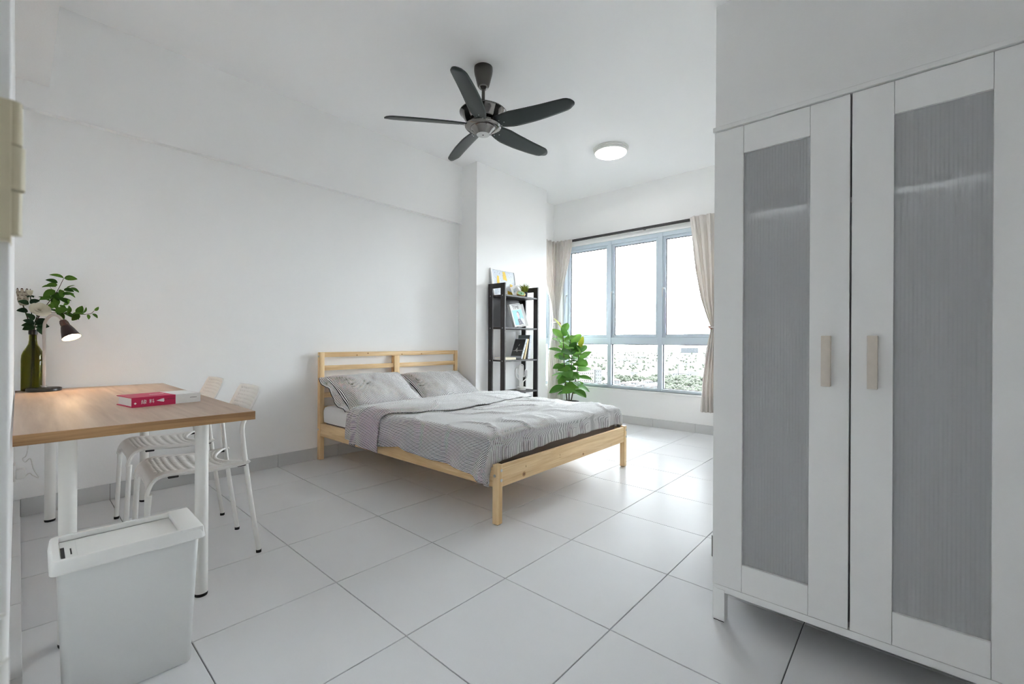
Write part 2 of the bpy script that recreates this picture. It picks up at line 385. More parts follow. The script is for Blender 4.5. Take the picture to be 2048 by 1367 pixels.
h = MB().tube([(-.03, -.33, 1.0), (.0, -.33, 1.0), (.012, -.32, 1.0), (.012, -.22, 1.0)], .008).build('door_handle', M['screw'], dr, smooth=True)

# baseboards of cut tile: each piece a child of its run
def baseboard(side, pieces, axis, face, thick, sgn, h=.10, label=''):
    o = bpy.data.objects.new('baseboard_' + side, None); col.objects.link(o); struct(o, label, 'baseboard')
    for a0, a1 in pieces:
        if a1 - a0 < .02: continue
        lo, hi = sorted((face, face + sgn * thick))
        if axis == 0: bx = ((a0 + .001, lo, .0), (a1 - .001, hi, h))
        else: bx = ((lo, a0 + .001, .0), (hi, a1 - .001, h))
        MB().box(*bx).build('baseboard_tile', M['base'], o, bevel=.001, seg=1)
    lo, hi = sorted((face, face + sgn * thick * .6)); a0, a1 = pieces[0][0], pieces[-1][1]
    MB().box(*(((a0, lo, 0), (a1, hi, h - .002)) if axis == 0 else ((lo, a0, 0), (hi, a1, h - .002)))).build('joint_fill', M['grout'], o)
def cuts(a, b, g):
    ks = sorted({a, b} | {g + T * k for k in range(-12, 14) if a + .01 < g + T * k < b - .01}); return list(zip(ks, ks[1:]))
baseboard('back', cuts(.012, 3.305, GX), 0, YA, .011, -1, label='grey glazed tile baseboard along the headboard wall')
baseboard('left', cuts(.58, YA - .011, GY), 1, XL, .026, 1, label='worn pale baseboard along the wall by the table')
baseboard('window', cuts(YB, YA, GY), 1, XW, .011, -1, label='pale glazed tile baseboard under the window')
baseboard('column', cuts(3.294, 4.545, GX), 0, 3.483, .011, -1, label='glazed tile baseboard on the pier behind the shelf')
baseboard('right', cuts(XB, XW - .012, GX), 0, YB, .011, 1, label='glazed tile baseboard on the wall beyond the wardrobe')

# ------------------------------------------------------------------ windows
def make_window(name, label, P, ups, z_lo, z_tr0, z_tr1, z_hi, span, handles):
    # P(a, d, z): a along the wall, d depth outwards
    o = bpy.data.objects.new(name, None); col.objects.link(o); struct(o, label, 'window')
    def bar(nm, a0, a1, d0, d1, z0, z1, m='alu', bev=.003, par=None):
        q0, q1 = P(a0, d0, z0), P(a1, d1, z1)
        return MB().box([min(u, v) for u, v in zip(q0, q1)], [max(u, v) for u, v in zip(q0, q1)]).build(nm, M[m], par or o, bevel=bev, seg=1)
    A0, A1 = span
    bar('frame_sill', A0, A1, .02, .10, WZ0, WZ0 + .038); bar('frame_head', A0, A1, .02, .10, WZ1 - .05, WZ1)
    edges = sorted([A0] + [e for u in ups for e in u] + [A1])
    bar('frame_jamb', A0, ups[0][0], .021, .099, WZ0 + .001, WZ1 - .001); bar('frame_jamb', ups[-1][1], A1, .021, .099, WZ0 + .001, WZ1 - .001)
    for (a, b_), (c, d) in zip(ups, ups[1:]): bar('mullion', b_, c, .015, .10, WZ0, WZ1)
    bar('transom', A0 + .01, A1 - .01, .018, .10, z_tr0, z_tr1)
    for a0, a1 in ups:
        s = .032
        sash = bar('sash', a0, a0 + s, .035, .085, z_tr1, WZ1 - .05)
        for q in ((a1 - s, a1, z_tr1, WZ1 - .05), (a0 + s, a1 - s, z_tr1, z_tr1 + s), (a0 + s, a1 - s, WZ1 - .05 - s, WZ1 - .05)): bar('sash_rail', q[0], q[1], .035, .085, q[2], q[3], par=sash)
        bar('pane', a0 + s, a1 - s, .058, .062, z_tr1 + s, WZ1 - .05 - s, 'glass', 0)
        for q in ((a0 + s, a0 + s + .006, z_tr1 + s, WZ1 - .05 - s), (a1 - s - .006, a1 - s, z_tr1 + s, WZ1 - .05 - s), (a0 + s, a1 - s, z_tr1 + s, z_tr1 + s + .006), (a0 + s, a1 - s, WZ1 - .056 - s, WZ1 - .05 - s)):
            bar('gasket', q[0], q[1], .054, .066, q[2], q[3], 'gasket', 0, par=sash)
        bar('pane', a0, a1, .058, .062, WZ0 + .038, z_tr0, 'glass', 0)
        for q in ((a0, a0 + .006, WZ0 + .038, z_tr0), (a1 - .006, a1, WZ0 + .038, z_tr0), (a0, a1, WZ0 + .038, WZ0 + .044), (a0, a1, z_tr0 - .006, z_tr0)): bar('gasket', q[0], q[1], .054, .066, q[2], q[3], 'gasket', 0)
    for a in handles:
        p0 = P(a, .030, 1.66)
        h = MB().box([x - .014 for x in p0], [x + .014 for x in p0]).build('window_handle', M['alu'], o, bevel=.004)
        MB().tube([P(a, .03, 1.665), P(a, .0, 1.66), P(a, -.008, 1.63), P(a, -.012, 1.56)], [.008, .009, .008, .006], 8).build('lever', M['screw'], h, smooth=True)
    return o
PW = lambda a, d, z: (XW + d, a, z)
make_window('window_1', 'wide six-pane pale grey aluminium window', PW, [(1.50, 2.185), (2.241, 2.866), (2.917, 3.545)], WZ0, .99, 1.075, WZ1, (WY0, WY1), (2.172, 2.853, 3.565))
PS = lambda a, d, z: (a, YA + d, z)
make_window('window_2', 'narrow side window round the corner behind the curtain', PS, [(4.66, 4.99)], WZ0, .99, 1.075, WZ1, (SWX0, SWX1), (4.64,))
struct(MB().box((XW - .012, WY0 - .02, WZ0 - .022), (XW + .03, WY1 + .02, WZ0)).build('trim_3', M['white_lam'], bevel=.004), 'thin white window ledge', 'window ledge')
struct(MB().box((XW + .2, .3, 2.60), (XW + 1.25, 4.4, 2.74)).build('added_shade_ledge', M['wall']), 'added unseen ledge shading the window from above', 'ledge')  # unseen ledge, added to cut steep skylight on the floor near the window

# ================================================================== WARDROBE
WX, WYA, WYB = 1.703, .533, -.270
wd = thing('wardrobe', 'tall white two-door wardrobe with grey ribbed panels', 'wardrobe', (0, 0, 0))
b = MB(); b.box((WX + .022, WYB + .004, .107), (2.185, WYB + .022, 1.78)).box((WX + .022, WYA - .022, .107), (2.185, WYA - .004, 1.78)).box((2.172, WYB + .022, .13), (2.185, WYA - .022, 1.78))
b.box((WX + .022, WYB + .022, .13), (2.172, WYA - .022, .148))
b.build('carcass', M['dimmed_in'], wd)
MB().box((WX - .006, WYB - .003, 1.781), (2.19, WYA + .004, 1.797)).build('top_board', M['white_lam'], wd, bevel=.0015, seg=1)
MB().box((WX + .004, WYB + .002, .107), (WX + .04, WYA - .001, .131)).build('base_rail', M['white_lam'], wd, bevel=.001, seg=1)
MB().box((WX + .0225, WYB + .022, 1.449), (2.172, WYA - .022, 1.466)).box((WX + .0125, .242, 1.449), (WX + .0225, .431, 1.466)).box((WX + .0125, -.161, 1.449), (WX + .0225, .029, 1.466)).build('inner_shelf', M['white_in'], wd)
for x0, x1, y0, y1 in ((WX + .002, WX + .042, WYA - .042, WYA - .001), (WX + .002, WX + .042, WYB + .001, WYB + .042), (2.14, 2.18, WYA - .042, WYA - .001), (2.14, 2.18, WYB + .001, WYB + .042)):
    lg = MB().box((x0, y0, .004), (x1, y1, .118)).build('leg', M['white_lam'], wd, bevel=.001, seg=1)
    MB().box((x0 + .003, y0 + .003, 0), (x1 - .003, y1 - .003, .006)).build('glide', M['black_rubber'], lg)
def wardrobe_door(y0, y1, p0, p1, hy):
    z0, z1, q0, q1 = .134, 1.778, .229, 1.681
    d = MB().box((WX, p1, z0), (WX + .02, y1, z1)).box((WX, y0, z0), (WX + .02, p0, z1)).build('door', M['white_lam'], wd, bevel=.0008, seg=1)
    MB().box((WX + .0004, p0 + .0008, z0), (WX + .02, p1 - .0008, q0)).build('door_rail', M['white_lam'], d, bevel=.0008, seg=1)
    MB().box((WX + .0004, p0 + .0008, q1), (WX + .02, p1 - .0008, z1)).build('door_rail', M['white_lam'], d, bevel=.0008, seg=1)
    n = 22; vs = MB()
    def rib(u, v):
        a = u * n * 2 * pi; return (WX + .0105 + .0004 * cos(a), lerp(p0, p1, u), lerp(q0, q1, v))
    vs.grid(rib, n * 8, 1)
    vs.build('ribbed_panel', M['ribbed'], d, smooth=True)
    h = MB().box((WX - .026, hy - .012, .877), (WX - .0, hy + .012, 1.035)).build('handle', M['handle'], d, bevel=.0015)
wardrobe_door(.1355, .532, .238, .435, .192)
wardrobe_door(-.268, .1305, -.165, .033, .079)

# ================================================================== BED
BL, BR, BW = Vector((1.758, 1.674, 0)), R(1.5), 1.57
bed = thing('bed_frame', 'pine double bed frame with slatted headboard', 'bed', BL, BR)
def bolt(p, axis, par):
    MB().lathe([(.0085, 0), (.0085, .003), (.006, .004)], 10, p, axis).build('bolt', M['screw'], par, smooth=True)
for x0 in (0, BW - .04):
    lg = MB().box((x0, 0, 0.004), (x0 + .04, .04, .333)).build('leg', M['pine_z'], bed, bevel=.003)
    MB().box((x0 + .006, .006, 0), (x0 + .034, .034, .006)).build('felt_pad', M['stem'], lg)
    for z in (.30, .245): bolt((x0 + .028, -.001, z), (0, -1, 0), lg)
    if x0 == 0: bolt((-.001, .022, .272), (-1, 0, 0), lg)
    hp = MB().box((x0, 2.032, .004), (x0 + .04, 2.075, .915)).build('headboard_post', M['pine_z'], bed, bevel=.003)
    if x0 == 0:
        for z in (.88, .26): bolt((-.001, 2.055, z), (-1, 0, 0), hp)
foot_rail = MB().box((.04, .004, .205), (BW - .04, .030, .325)).build('foot_rail', M['pine_x'], bed, bevel=.003)
def knot_mat():
    m, t, p = new_mat('pine_knot'); N = t.nodes
    tc = N.new('ShaderNodeTexCoord'); ln = N.new('ShaderNodeVectorMath'); ln.operation = 'LENGTH'; t.links.new(tc.outputs['Object'], ln.inputs[0])
    r_ = N.new('ShaderNodeValToRGB'); e = r_.color_ramp.elements
    e[0].position = .0; e[0].color = srgb(150, 106, 66); e[1].position = 1.0; e[1].color = srgb(226, 190, 140)
    for ps, c_ in ((.38, srgb(122, 80, 46)), (.5, srgb(206, 160, 106)), (.68, srgb(166, 118, 72)), (.82, srgb(222, 184, 132))):
        q = e.new(ps); q.color = c_
    t.links.new(ln.outputs['Value'], r_.inputs['Fac']); t.links.new(r_.outputs['Color'], p.inputs['Base Color']); p.inputs['Roughness'].default_value = .5
    return m
M['knot'] = knot_mat()
knot_me = None
def knot(par, x, y, z, rx, rz):
    global knot_me
    if knot_me is None:
        o = MB().lathe([(1, 0), (.98, .03), (.02, .03)], 20).build('knot', M['knot'], smooth=True); knot_me = o.data; bpy.data.objects.remove(o)
    place(knot_me, 'knot', par, Matrix.Translation((x, y, z)) @ Matrix.Rotation(pi/2, 4, 'X') @ Matrix.Diagonal((rx, rz, .012, 1)))
for x, z, rx, rz in ((.235, .234, .020, .017), (.253, .276, .004, .008), (.61, .275, .004, .006), (.61, .259, .003, .004), (.90, .226, .013, .010)): knot(foot_rail, x, .0041, z, rx, rz)
for x0 in (.004, BW - .032): MB().box((x0, .04, .205), (x0 + .028, 2.032, .312)).build('side_rail', M['pine_y'], bed, bevel=.003)
for z0, z1 in ((.874, .915), (.759, .800), (.643, .685), (.527, .569), (.411, .453), (.25, .32)):
    hr = MB().box((.04, 2.036, z0), (BW - .04, 2.056, z1)).build('headboard_rail', M['pine_x'], bed, bevel=.002)
    if z1 > .9:
        for x, z in ((.344, .885), (.455, .900), (.83, .884), (1.071, .886)): knot(hr, x, 2.0361, z, .009, .008)
MB().box((.735, 2.024, .30), (.795, 2.036, .874)).box((.735, 2.056, .0), (.775, 2.074, .874)).build('center_post', M['pine_z'], bed, bevel=.002)
MB().box((.76, .03, .20), (.80, 2.036, .245)).build('center_beam', M['pine_y'], bed, bevel=.002)
for k in range(16):
    y = .10 + k * .122
    MB().box((.034, y, .246), (BW - .034, y + .068, .262)).build('slat', M['pine_x'], bed, bevel=.002, seg=1)

mt = thing('mattress', 'taupe mattress under a white fitted sheet', 'mattress', BL, BR)
MB().box((.040, .075, .264), (BW - .040, 2.02, .448)).build('mattress_core', M['taupe'], mt, bevel=.03, seg=4)
def sheet_pt(u, v):
    # fitted sheet wrapped over core: u across, v along
    s = lerp(-.20, 1.51 + .17, u); hang_f = .055
    x0, x1, zt, r = .036, BW - .036, .453, .03
    W_ = x1 - x0; s = lerp(-.15, W_ + .15, u)
    if s < 0: d = min(-s, .15); a = min(d / r, pi / 2); x = x0 + r - r * sin(a) - .002; z = zt - r + r * cos(a) - max(0, d - r * pi / 2)
    elif s > W_: d = s - W_; a = min(d / r, pi / 2); x = x1 - r + r * sin(a) + .002; z = zt - r + r * cos(a) - max(0, d - r * pi / 2)
    else: x = lerp(x0 + r, x1 - r, s / W_); z = zt
    t = lerp(-.03, 1.955, v)
    if t < 0: y = .071 ; z -= -t
    else: y = .071 + t
    wv = noise.noise(Vector((x * 5, y * 5, z * 9))) * .004
    if s < 0: x -= abs(wv) * 1.2
    else: z += wv * .5
    return (x, y, z)
MB().grid(sheet_pt, 70, 70).build('fitted_sheet', M['sheet'], mt, smooth=True, angle=180)

dv = thing('duvet', 'black and white ticking-striped duvet turned down at the head', 'duvet', BL, BR)
HEM = [(.0, .235), (.03, .232), (.07, .225), (.12, .245), (.25, .268), (.34, .262), (.45, .282), (.6, .282), (.74, .288), (.876, .297), (1.0, .275), (1.1, .262), (1.6, .25)]
FHEM = [(-.05, .25), (0, .29), (.1, .322), (.36, .332), (.56, .34), (.85, .338), (1.19, .332), (1.5, .33), (1.6, .32)]
def n3(x, y, z=0): return noise.noise(Vector((x, y, z)))
def duvet_core(s, t, lift=0, top=.487):
    # s: distance across (0..1.49 top), negative hangs on the left; t: distance from the foot edge, negative hangs at the foot
    x0, x1, r = .055, 1.515, .075; Wd = x1 - x0
    drop = 0
    if s < 0:
        d = -s; a = min(d / r, pi / 2); x = x0 - (r + lift) * sin(a); drop = r - r * cos(a) + max(0, d - r * pi / 2)
    elif s > Wd:
        d = s - Wd; a = min(d / r, pi / 2); x = x1 + (r + lift) * sin(a); drop = r - r * cos(a) + max(0, d - r * pi / 2)
    else: x = x0 + s
    y0 = .135; rf = .08; fd = 0
    if t < 0:
        d = -t; a = min(d / rf, pi / 2); y = y0 - rf * sin(a); fd = rf - rf * cos(a) + max(0, d - rf * pi / 2)
    else: y = y0 + t
    return x, y, top + lift - drop - fd, drop, fd
def wrinkle(x, y):
    q = n3(x * 2.2 + y * .8, y * 3.4 - x * .5, 1.7) * .011 + n3(x * 6 + 3, y * 9, 4) * .0045
    rdg = 1 - abs(n3(x * 3.1 - y * 1.3, y * 4.5 + x, 8.3)) * 2
    return q + max(0, rdg - .72) * .035
def duvet_st(u, v):
    t = lerp(-.17, 1.42, v); yy = .135 + t
    s = lerp(-(.487 - interp(HEM, max(yy, .0)) + .035), 1.46 + .24, u)
    if t < 0: t = t / .17 * (.487 - interp(FHEM, .055 + s) + .03)
    return s, t
def duvet_pt(u, v):
    s, t = duvet_st(u, v)
    x, y, z, drop, fd = duvet_core(s, t)
    hang = sstep(.04, .2, drop)
    z = .487 - max(drop, fd) - .22 * min(drop, fd)
    if s < 0:
        x -= hang * (.016 + .016 * sin(y * 11 + 3.5 * n3(0, y * 3)) + .022 * n3(y * 6, z * 2, 5))
    w_ = wrinkle(x, y) * (1 - hang) * sstep(.16, 0, fd); z += w_ + .024 * sstep(0, .5, t) * sstep(0, .3, min(s, 1.46 - s)) * (.5 + .6 * n3(x * 1.4, y * 1.6, 9))
    if fd > .02: y = min(y + (.010 * sin(x * 23 + 4 * n3(x * 2, 0)) + .012 * n3(x * 16, z * 4, 2)) * sstep(0.02, .1, fd), .064)
    k = sstep(.34, .02, y) * sstep(.03, .15, drop)      # bunched corner on the left of the foot
    x -= k * (.010 + .020 * sin(y * 38 + z * 16)); y = y - k * .012
    return (min(x, -.006) if drop > .16 and s < 0 else x, max(y, .046 if x > -.002 else .02), max(z, .222))
def duvet_uv(u, v): return duvet_st(u, v)
cov = MB().grid(duvet_pt, 150, 150, uvf=duvet_uv).build('duvet_cover', M['stripe'], dv, smooth=True, angle=180, solid=.010)
FE = [(-.30, 1.10), (-.06, 1.10), (.05, 1.02), (.16, .93), (.34, .84), (.7, .84), (1.14, .90), (1.5, .96), (1.8, .98)]
FHD = [(-.30, 1.44), (-.06, 1.43), (.2, 1.45), (.7, 1.44), (1.2, 1.37), (1.5, 1.30), (1.8, 1.3)]
def flap_pt(u, v):
    s = lerp(-.315, 1.46 + .2, u); ye, yh = interp(FE, s), interp(FHD, s); yh += .012 * sin(s * 9)
    if v < .12: q = v / .12; y = yh - .02 + .03 * sin(q * pi * .5); lift = .002 + .022 * q
    else: q = (v - .12) / .88; y = lerp(yh + .01, ye, q); lift = .024 + .012 * sin(q * pi) - .012 * sstep(.8, 1, q)
    x, yy, z, drop, fd = duvet_core(s, y - .135, lift)
    hang = sstep(.04, .2, drop); w_ = wrinkle(x + .3, y) * .8
    z += w_ * (1 - hang)
    z += .02 * sstep(0, .3, min(s, 1.46 - s)) * .5 * (1 - hang)
    x -= hang * (.020 + .010 * sin(y * 22) + .012 * n3(y * 8, z * 3, 1)) if s < 0 else 0
    return (x, yy, z)
MB().grid(flap_pt, 130, 40, uvf=lambda u, v: (lerp(-.315, 1.66, u) + .003, v * .6)).build('turned_down_flap', M['stripe'], dv, smooth=True, angle=180, solid=.008)

def pillow(label, lx, ly, lz, tilt, rz, seed, a=.37, bb=.245, th=.088):
    o = thing('pillow', label, 'pillow'); o.parent = None
    o.matrix_world = Matrix.Translation(BL) @ Matrix.Rotation(BR, 4, 'Z') @ Matrix.Translation((lx, ly, lz)) @ Matrix.Rotation(rz, 4, 'Z') @ Matrix.Rotation(tilt, 4, 'X')
    b = MB()
    for sg in (1, -1):
        def pt(u, v):
            U, V = 2 * u - 1, 2 * v - 1
            h = ((1 - abs(U) ** 3.2) * (1 - abs(V) ** 2.8)); h = max(h, 0) ** .62
            x = a * U * (1 - .05 * (1 - V * V)); y = bb * V * (1 - .07 * (1 - U * U))
            wr = n3(x * 6 + seed, y * 6, sg) * .016 + n3(x * 15, y * 12 + seed, sg) * .006
            edge = sstep(0, .25, h)
            z = sg * (th * h + wr * edge) + .012 * n3(x * 7, y * 7, seed) * (1 - edge)
            return (x, y, z)
        b.grid(pt, 44, 32, uvf=lambda u, v: (u * 2 * a * 1.02, v))
    b.build('pillow_body', M['stripe'], o, smooth=True, angle=180)
    def fl(u, v):   # the loose open end of the pillowcase
        x = -a - .065 * u + .01 * n3(v * 6, seed); y = bb * (2 * v - 1) * (1 + .0 * u)
        return (x + .012, y * .96, .018 * sin(v * 11 + seed) * u + .008 * n3(v * 9, u * 3, seed))
    MB().grid(fl, 6, 24, uvf=lambda u, v: (-u * .07, v)).build('pillowcase_end', M['stripe'], o, smooth=True, angle=180, solid=.005)
    return o
pillow('striped pillow leaning on the headboard at the open floor side', .385, 1.775, .578, R(33), R(1), 1.3)
pillow('striped pillow leaning on the headboard beside the wall pier', 1.165, 1.80, .566, R(30), R(-2), 5.1)

# ================================================================== TABLE
TZ, TX0, TX1, TY0, TY1 = .722, -.010, .650, 1.992, 3.735
tb = thing('table', 'oak-topped table with round white legs', 'table', (0, 0, 0))
top = MB().box((TX0, TY0 + .0015, TZ - .0335), (TX1 - .0015, TY1, TZ)).build('table_top', M['oak'], tb, bevel=.001, seg=1)
MB().box((TX0, TY0, TZ - .0333), (TX1, TY0 + .0022, TZ - .0004)).build('edge_band', M['oak_edge'], top)
MB().box((TX1 - .0022, TY0, TZ - .0333), (TX1, TY1, TZ - .0004)).build('edge_band', M['oak_edge'], top)
for x, y in ((.112, 2.075), (.489, 2.090), (.122, 3.560), (.532, 3.575)):
    lg = MB().lathe([(.0225, .012), (.0225, TZ - .045), (.04, TZ - .042), (.04, TZ - .0335)], 24, (x, y, 0)).build('leg', M['white_metal'], tb, smooth=True)
    MB().lathe([(.0215, 0), (.0225, .004), (.0225, .012)], 24, (x, y, 0)).build('rubber_foot', M['black_rubber'], lg, smooth=True)

# ================================================================== CHAIRS
def make_chair(label):
    c = thing('chair', label, 'chair', group='white perforated metal chairs at the table')
    HW = .182
    for s in (-1, 1):
        y = s * HW
        pts = catmull([(0, y, .012), (-.038, y, .28), (-.066, y * .99, .52), (-.072, y * .985, .60), (-.062, y * .97, .640), (-.050, y * .95, .668)], 6)
        lg = MB().tube(pts, .0105, 12).build('leg', M['white_metal'], c, smooth=True)
        MB().lathe([(.0115, 0), (.0115, .013)], 14, (0, y, 0)).build('rubber_foot', M['black_rubber'], lg, smooth=True)
        pts = [(-.425, y * 1.02, .012), (-.415, y, .30), (-.412, y * .98, .37)]
        lg = MB().tube(pts, [.0105, .0105, .0125], 12).build('leg', M['white_metal'], c, smooth=True)
        MB().lathe([(.0115, 0), (.0115, .013)], 14, (-.425, y * 1.02, 0)).build('rubber_foot', M['black_rubber'], lg, smooth=True)
    NU, NV = 29, 37      # across, front to back
    def alt(t, n, wide): k = round(t * n); tot = ((n + 1) // 2) * wide + (n // 2); return ((k + 1) // 2 * wide + k // 2) / tot
    def alt2(t, n, wide): k = round(t * n); tot = ((n + 1) // 2) + (n // 2) * wide; return ((k + 1) // 2 + k // 2 * wide) / tot
    prof = catmull([(-.415, 0, .345), (-.417, 0, .385), (-.400, 0, .430), (-.365, 0, .450), (-.30, 0, .449), (-.20, 0, .441), (-.10, 0, .443), (-.045, 0, .448)], 8)
    def along(v):
        f = v * (len(prof) - 1); i = min(int(f), len(prof) - 2); return prof[i].lerp(prof[i+1], f - i)
    def seat(u, v):
        v = alt2(v, NV, 1.7); u = alt(u, NU, 1.1); p = along(v); k = 2 * u - 1
        wd_ = HW + .004
        x = p.x; z = p.z
        if v < .22:       # front apron narrows into the two legs
            cut = sstep(.22, 0, v) * .075 * (1 - k ** 4); z += cut * .8; x += cut * .15
        if v > .72:       # concave rear edge
            x -= sstep(.72, 1, v) * .085 * (1 - k ** 2)
        z -= .012 * (1 - k * k) * sstep(.3, .5, v)
        z -= .006 * sstep(.85, 1, abs(k))
        return (x, wd_ * k, z)
    MB().grid(seat, NU, NV, skip=lambda i, j: i % 2 == 1 and 1 < i < NU - 2 and j % 2 == 0 and 14 <= j <= 32).build('seat', M['white_plastic'], c, smooth=True, solid=.008, angle=60)
    for s in (-1, 1): # side rims and stacking pads
        rim = [(q.x, s * (HW + .004), q.z - .008) for q in prof[6:]]
        MB().tube(rim + [(-.052, s * HW, .445)], .009, 8).build('seat_rim', M['white_metal'], c, smooth=True)
        for x in (-.33, -.075): MB().box((x - .018, s * HW - .009, .426), (x + .018, s * HW + .009, .437)).build('stacking_pad', M['black_rubber'], c, bevel=.002)
    def back(u, v):
        u = alt(u, 29, 1.1); v = alt2(v, 15, 2.2); k = 2 * u - 1; z = lerp(.655, .783, v); hw = HW * .96 * (1 - .02 * v) - .022 * max(0, (v - .75) / .25) ** 2.2
        x = -.052 + .073 * v - .030 * (1 - k * k) * .0 + .020 * (1 - k * k) - .012 * v * v
        return (x, hw * k, z)
    MB().grid(back, 29, 15, skip=lambda i, j: i % 2 == 1 and 2 < i < 26 and j % 2 == 0 and 2 <= j <= 12).build('backrest', M['white_plastic'], c, smooth=True, solid=.009, angle=60)
    return c
ch = make_chair('white perforated chair tucked under the table near the bin'); ch.location = (.780, 2.495, 0); ch.rotation_euler.z = R(-2.4)
ch2 = copy_tree(ch); ch2['label'] = 'white perforated chair tucked under the table near the headboard wall'; ch2.location = (.797, 3.140, 0); ch2.rotation_euler.z = R(-1)

# ================================================================== BIN
bn = thing('waste_bin', 'white plastic bin with a recessed flip lid', 'bin', (.228, 1.757, 0), R(-1))
def rrect(w_, d, r, z, cx=0, cy=0, n=5):
    out = []
    for qx, qy, a0 in ((1, 1, 0), (-1, 1, pi/2), (-1, -1, pi), (1, -1, 1.5 * pi)):
        for k in range(n + 1):
            a = a0 + pi / 2 * k / n; out.append((cx + qx * (w_/2 - r) + r * cos(a), cy + qy * (d/2 - r) + r * sin(a), z))
    return out
def loft(rings, cap0=True, cap1=True):
    b = MB(); n = len(rings[0]); b.v = [p for r_ in rings for p in r_]
    for i in range(len(rings) - 1):
        for k in range(n): b.f.append((i*n+k, i*n+(k+1) % n, (i+1)*n+(k+1) % n, (i+1)*n+k))
    if cap0: b.f.append(tuple(range(n))[::-1])
    if cap1: b.f.append(tuple((len(rings)-1)*n + k for k in range(n)))
    return b
loft([rrect(.276, .142, .012, 0), rrect(.284, .148, .014, .006), rrect(.312, .205, .016, .40), rrect(.312, .205, .016, .405)]).build('bin_body', M['bin_plastic'], bn, smooth=True)
lid = loft([rrect(.338, .226, .014, .394), rrect(.342, .230, .014, .397), rrect(.334, .220, .014, .426), rrect(.328, .214, .012, .430), rrect(.300, .190, .008, .430), rrect(.298, .188, .008, .416)], False, False).build('lid_rim', M['white_plastic'], bn, smooth=True)
MB().box((-.148, -.093, .409), (.11, .093, .4145)).build('lid_flap', M['white_plastic'], lid, bevel=.002)
MB().box((-.115, -.082, .4145), (.10, .082, .4165)).build('flap_panel', M['white_plastic'], lid, bevel=.0009)
MB().box((.11, -.1105, .405), (.1645, .109, .4315)).build('hinge_cover', M['white_plastic'], lid, bevel=.003)
MB().box((-.147, -.093, .404), (-.139, .04, .4147)).build('grip_gap', M['grout'], lid)
MB().box((-.128, -.03, .4146), (-.125, .02, .4151)).build('flap_slot', M['grout'], lid)

# ================================================================== THINGS ON THE TABLE
bk = thing('book', 'thick crimson and white hardback lying on the table', 'book', (.435, 2.56, TZ), R(9.5))
# local: spine along x at y=-.085, head at x-
LB, WB, HB = .258, .175, .042
MB().box((-LB/2 + .006, -WB/2 + .004, .0035), (LB/2 - .006, WB/2 - .006, HB - .0035)).build('page_block', M['paper_edge'], bk)
xs = -LB/2 + .158
for nm, xa, xb, m in (('crimson_cover', -LB/2, xs, 'pink'), ('white_cover', xs, LB/2, 'paper')):
    cvr = MB().box((xa, -WB/2, 0), (xb, WB/2, .003)).box((xa, -WB/2, HB - .003), (xb, WB/2, HB)).box((xa, -WB/2 - .001, 0), (xb, -WB/2 + .003, HB)).build(nm, M[m], bk)
SP = lambda x, z: Matrix.Translation((x, -WB/2 - .0013, z)) @ Matrix.Rotation(pi/2, 4, 'X')
text_part('\u7de3', .021, M['white_ink'], bk, SP(-LB/2 + .042, .020)); text_part('\u6599', .020, M['white_ink'], bk, SP(-LB/2 + .070, .0205))
MB().add([(-.012, 0, 0), (.006, -.006, 0), (.016, -.008, 0), (.018, 0, 0), (.016, .008, 0), (.006, .006, 0)], [(0, 1, 2, 3, 4, 5)]).build('spine_emblem', M['white_ink'], bk).matrix_local = SP(-LB/2 + .098, .0225)
MB().add([(-.005, 0, 0), (0, -.005, 0), (.005, 0, 0), (0, .005, 0)], [(0, 1, 2, 3)]).build('spine_mark', M['white_ink'], bk).matrix_local = SP(-LB/2 + .012, .017)
for k in range(4): MB().box((-.0045, -.0008, 0), (.0045, .0008, .0002)).build('spine_line', M['ink'], bk).matrix_local = SP(-LB/2 + .119 + k * .0105, .0235 + k * .0007)
for k in range(6): MB().box((-.0016, -.0012, 0), (.0016, .0012, .0002)).build('spine_line', M['ink'], bk).matrix_local = SP(LB/2 - .041 + k * .0046, .0235)
MB().box((-.04, -.004, HB), (.015, .004, HB + .0003), Matrix.Rotation(.1, 3, 'Z')).build('cover_mark', M['white_ink'], bk)

# bottle
bo = tag(MB().lathe([(.030, .012), (.010, .018), (.004, .02)], 24).build('tmp', M['bottle']), 'x', 'x'); bpy.data.objects.remove(bo)
bt = thing('bottle', 'large green glass bottle used as a vase', 'bottle', (.056, 3.672, TZ))
outer = [(.038, .0), (.0455, .004), (.0465, .012), (.0465, .175), (.0445, .20), (.038, .222), (.027, .243), (.0185, .262), (.0158, .285), (.0152, .325), (.0172, .327), (.0172, .340), (.0150, .342)]
inner = [(.0120, .342), (.0125, .30), (.0145, .262), (.024, .240), (.035, .218), (.0415, .196), (.0435, .172), (.0435, .014), (.030, .008)]
MB().lathe(outer + inner, 32, caps=True).build('bottle_glass', M['bottle'], bt, smooth=True, angle=60)
MB().lathe([(.0178, .316), (.0182, .328), (.0178, .343)], 24, caps=False).build('neck_collar', M['black_plastic'], bt, smooth=True)

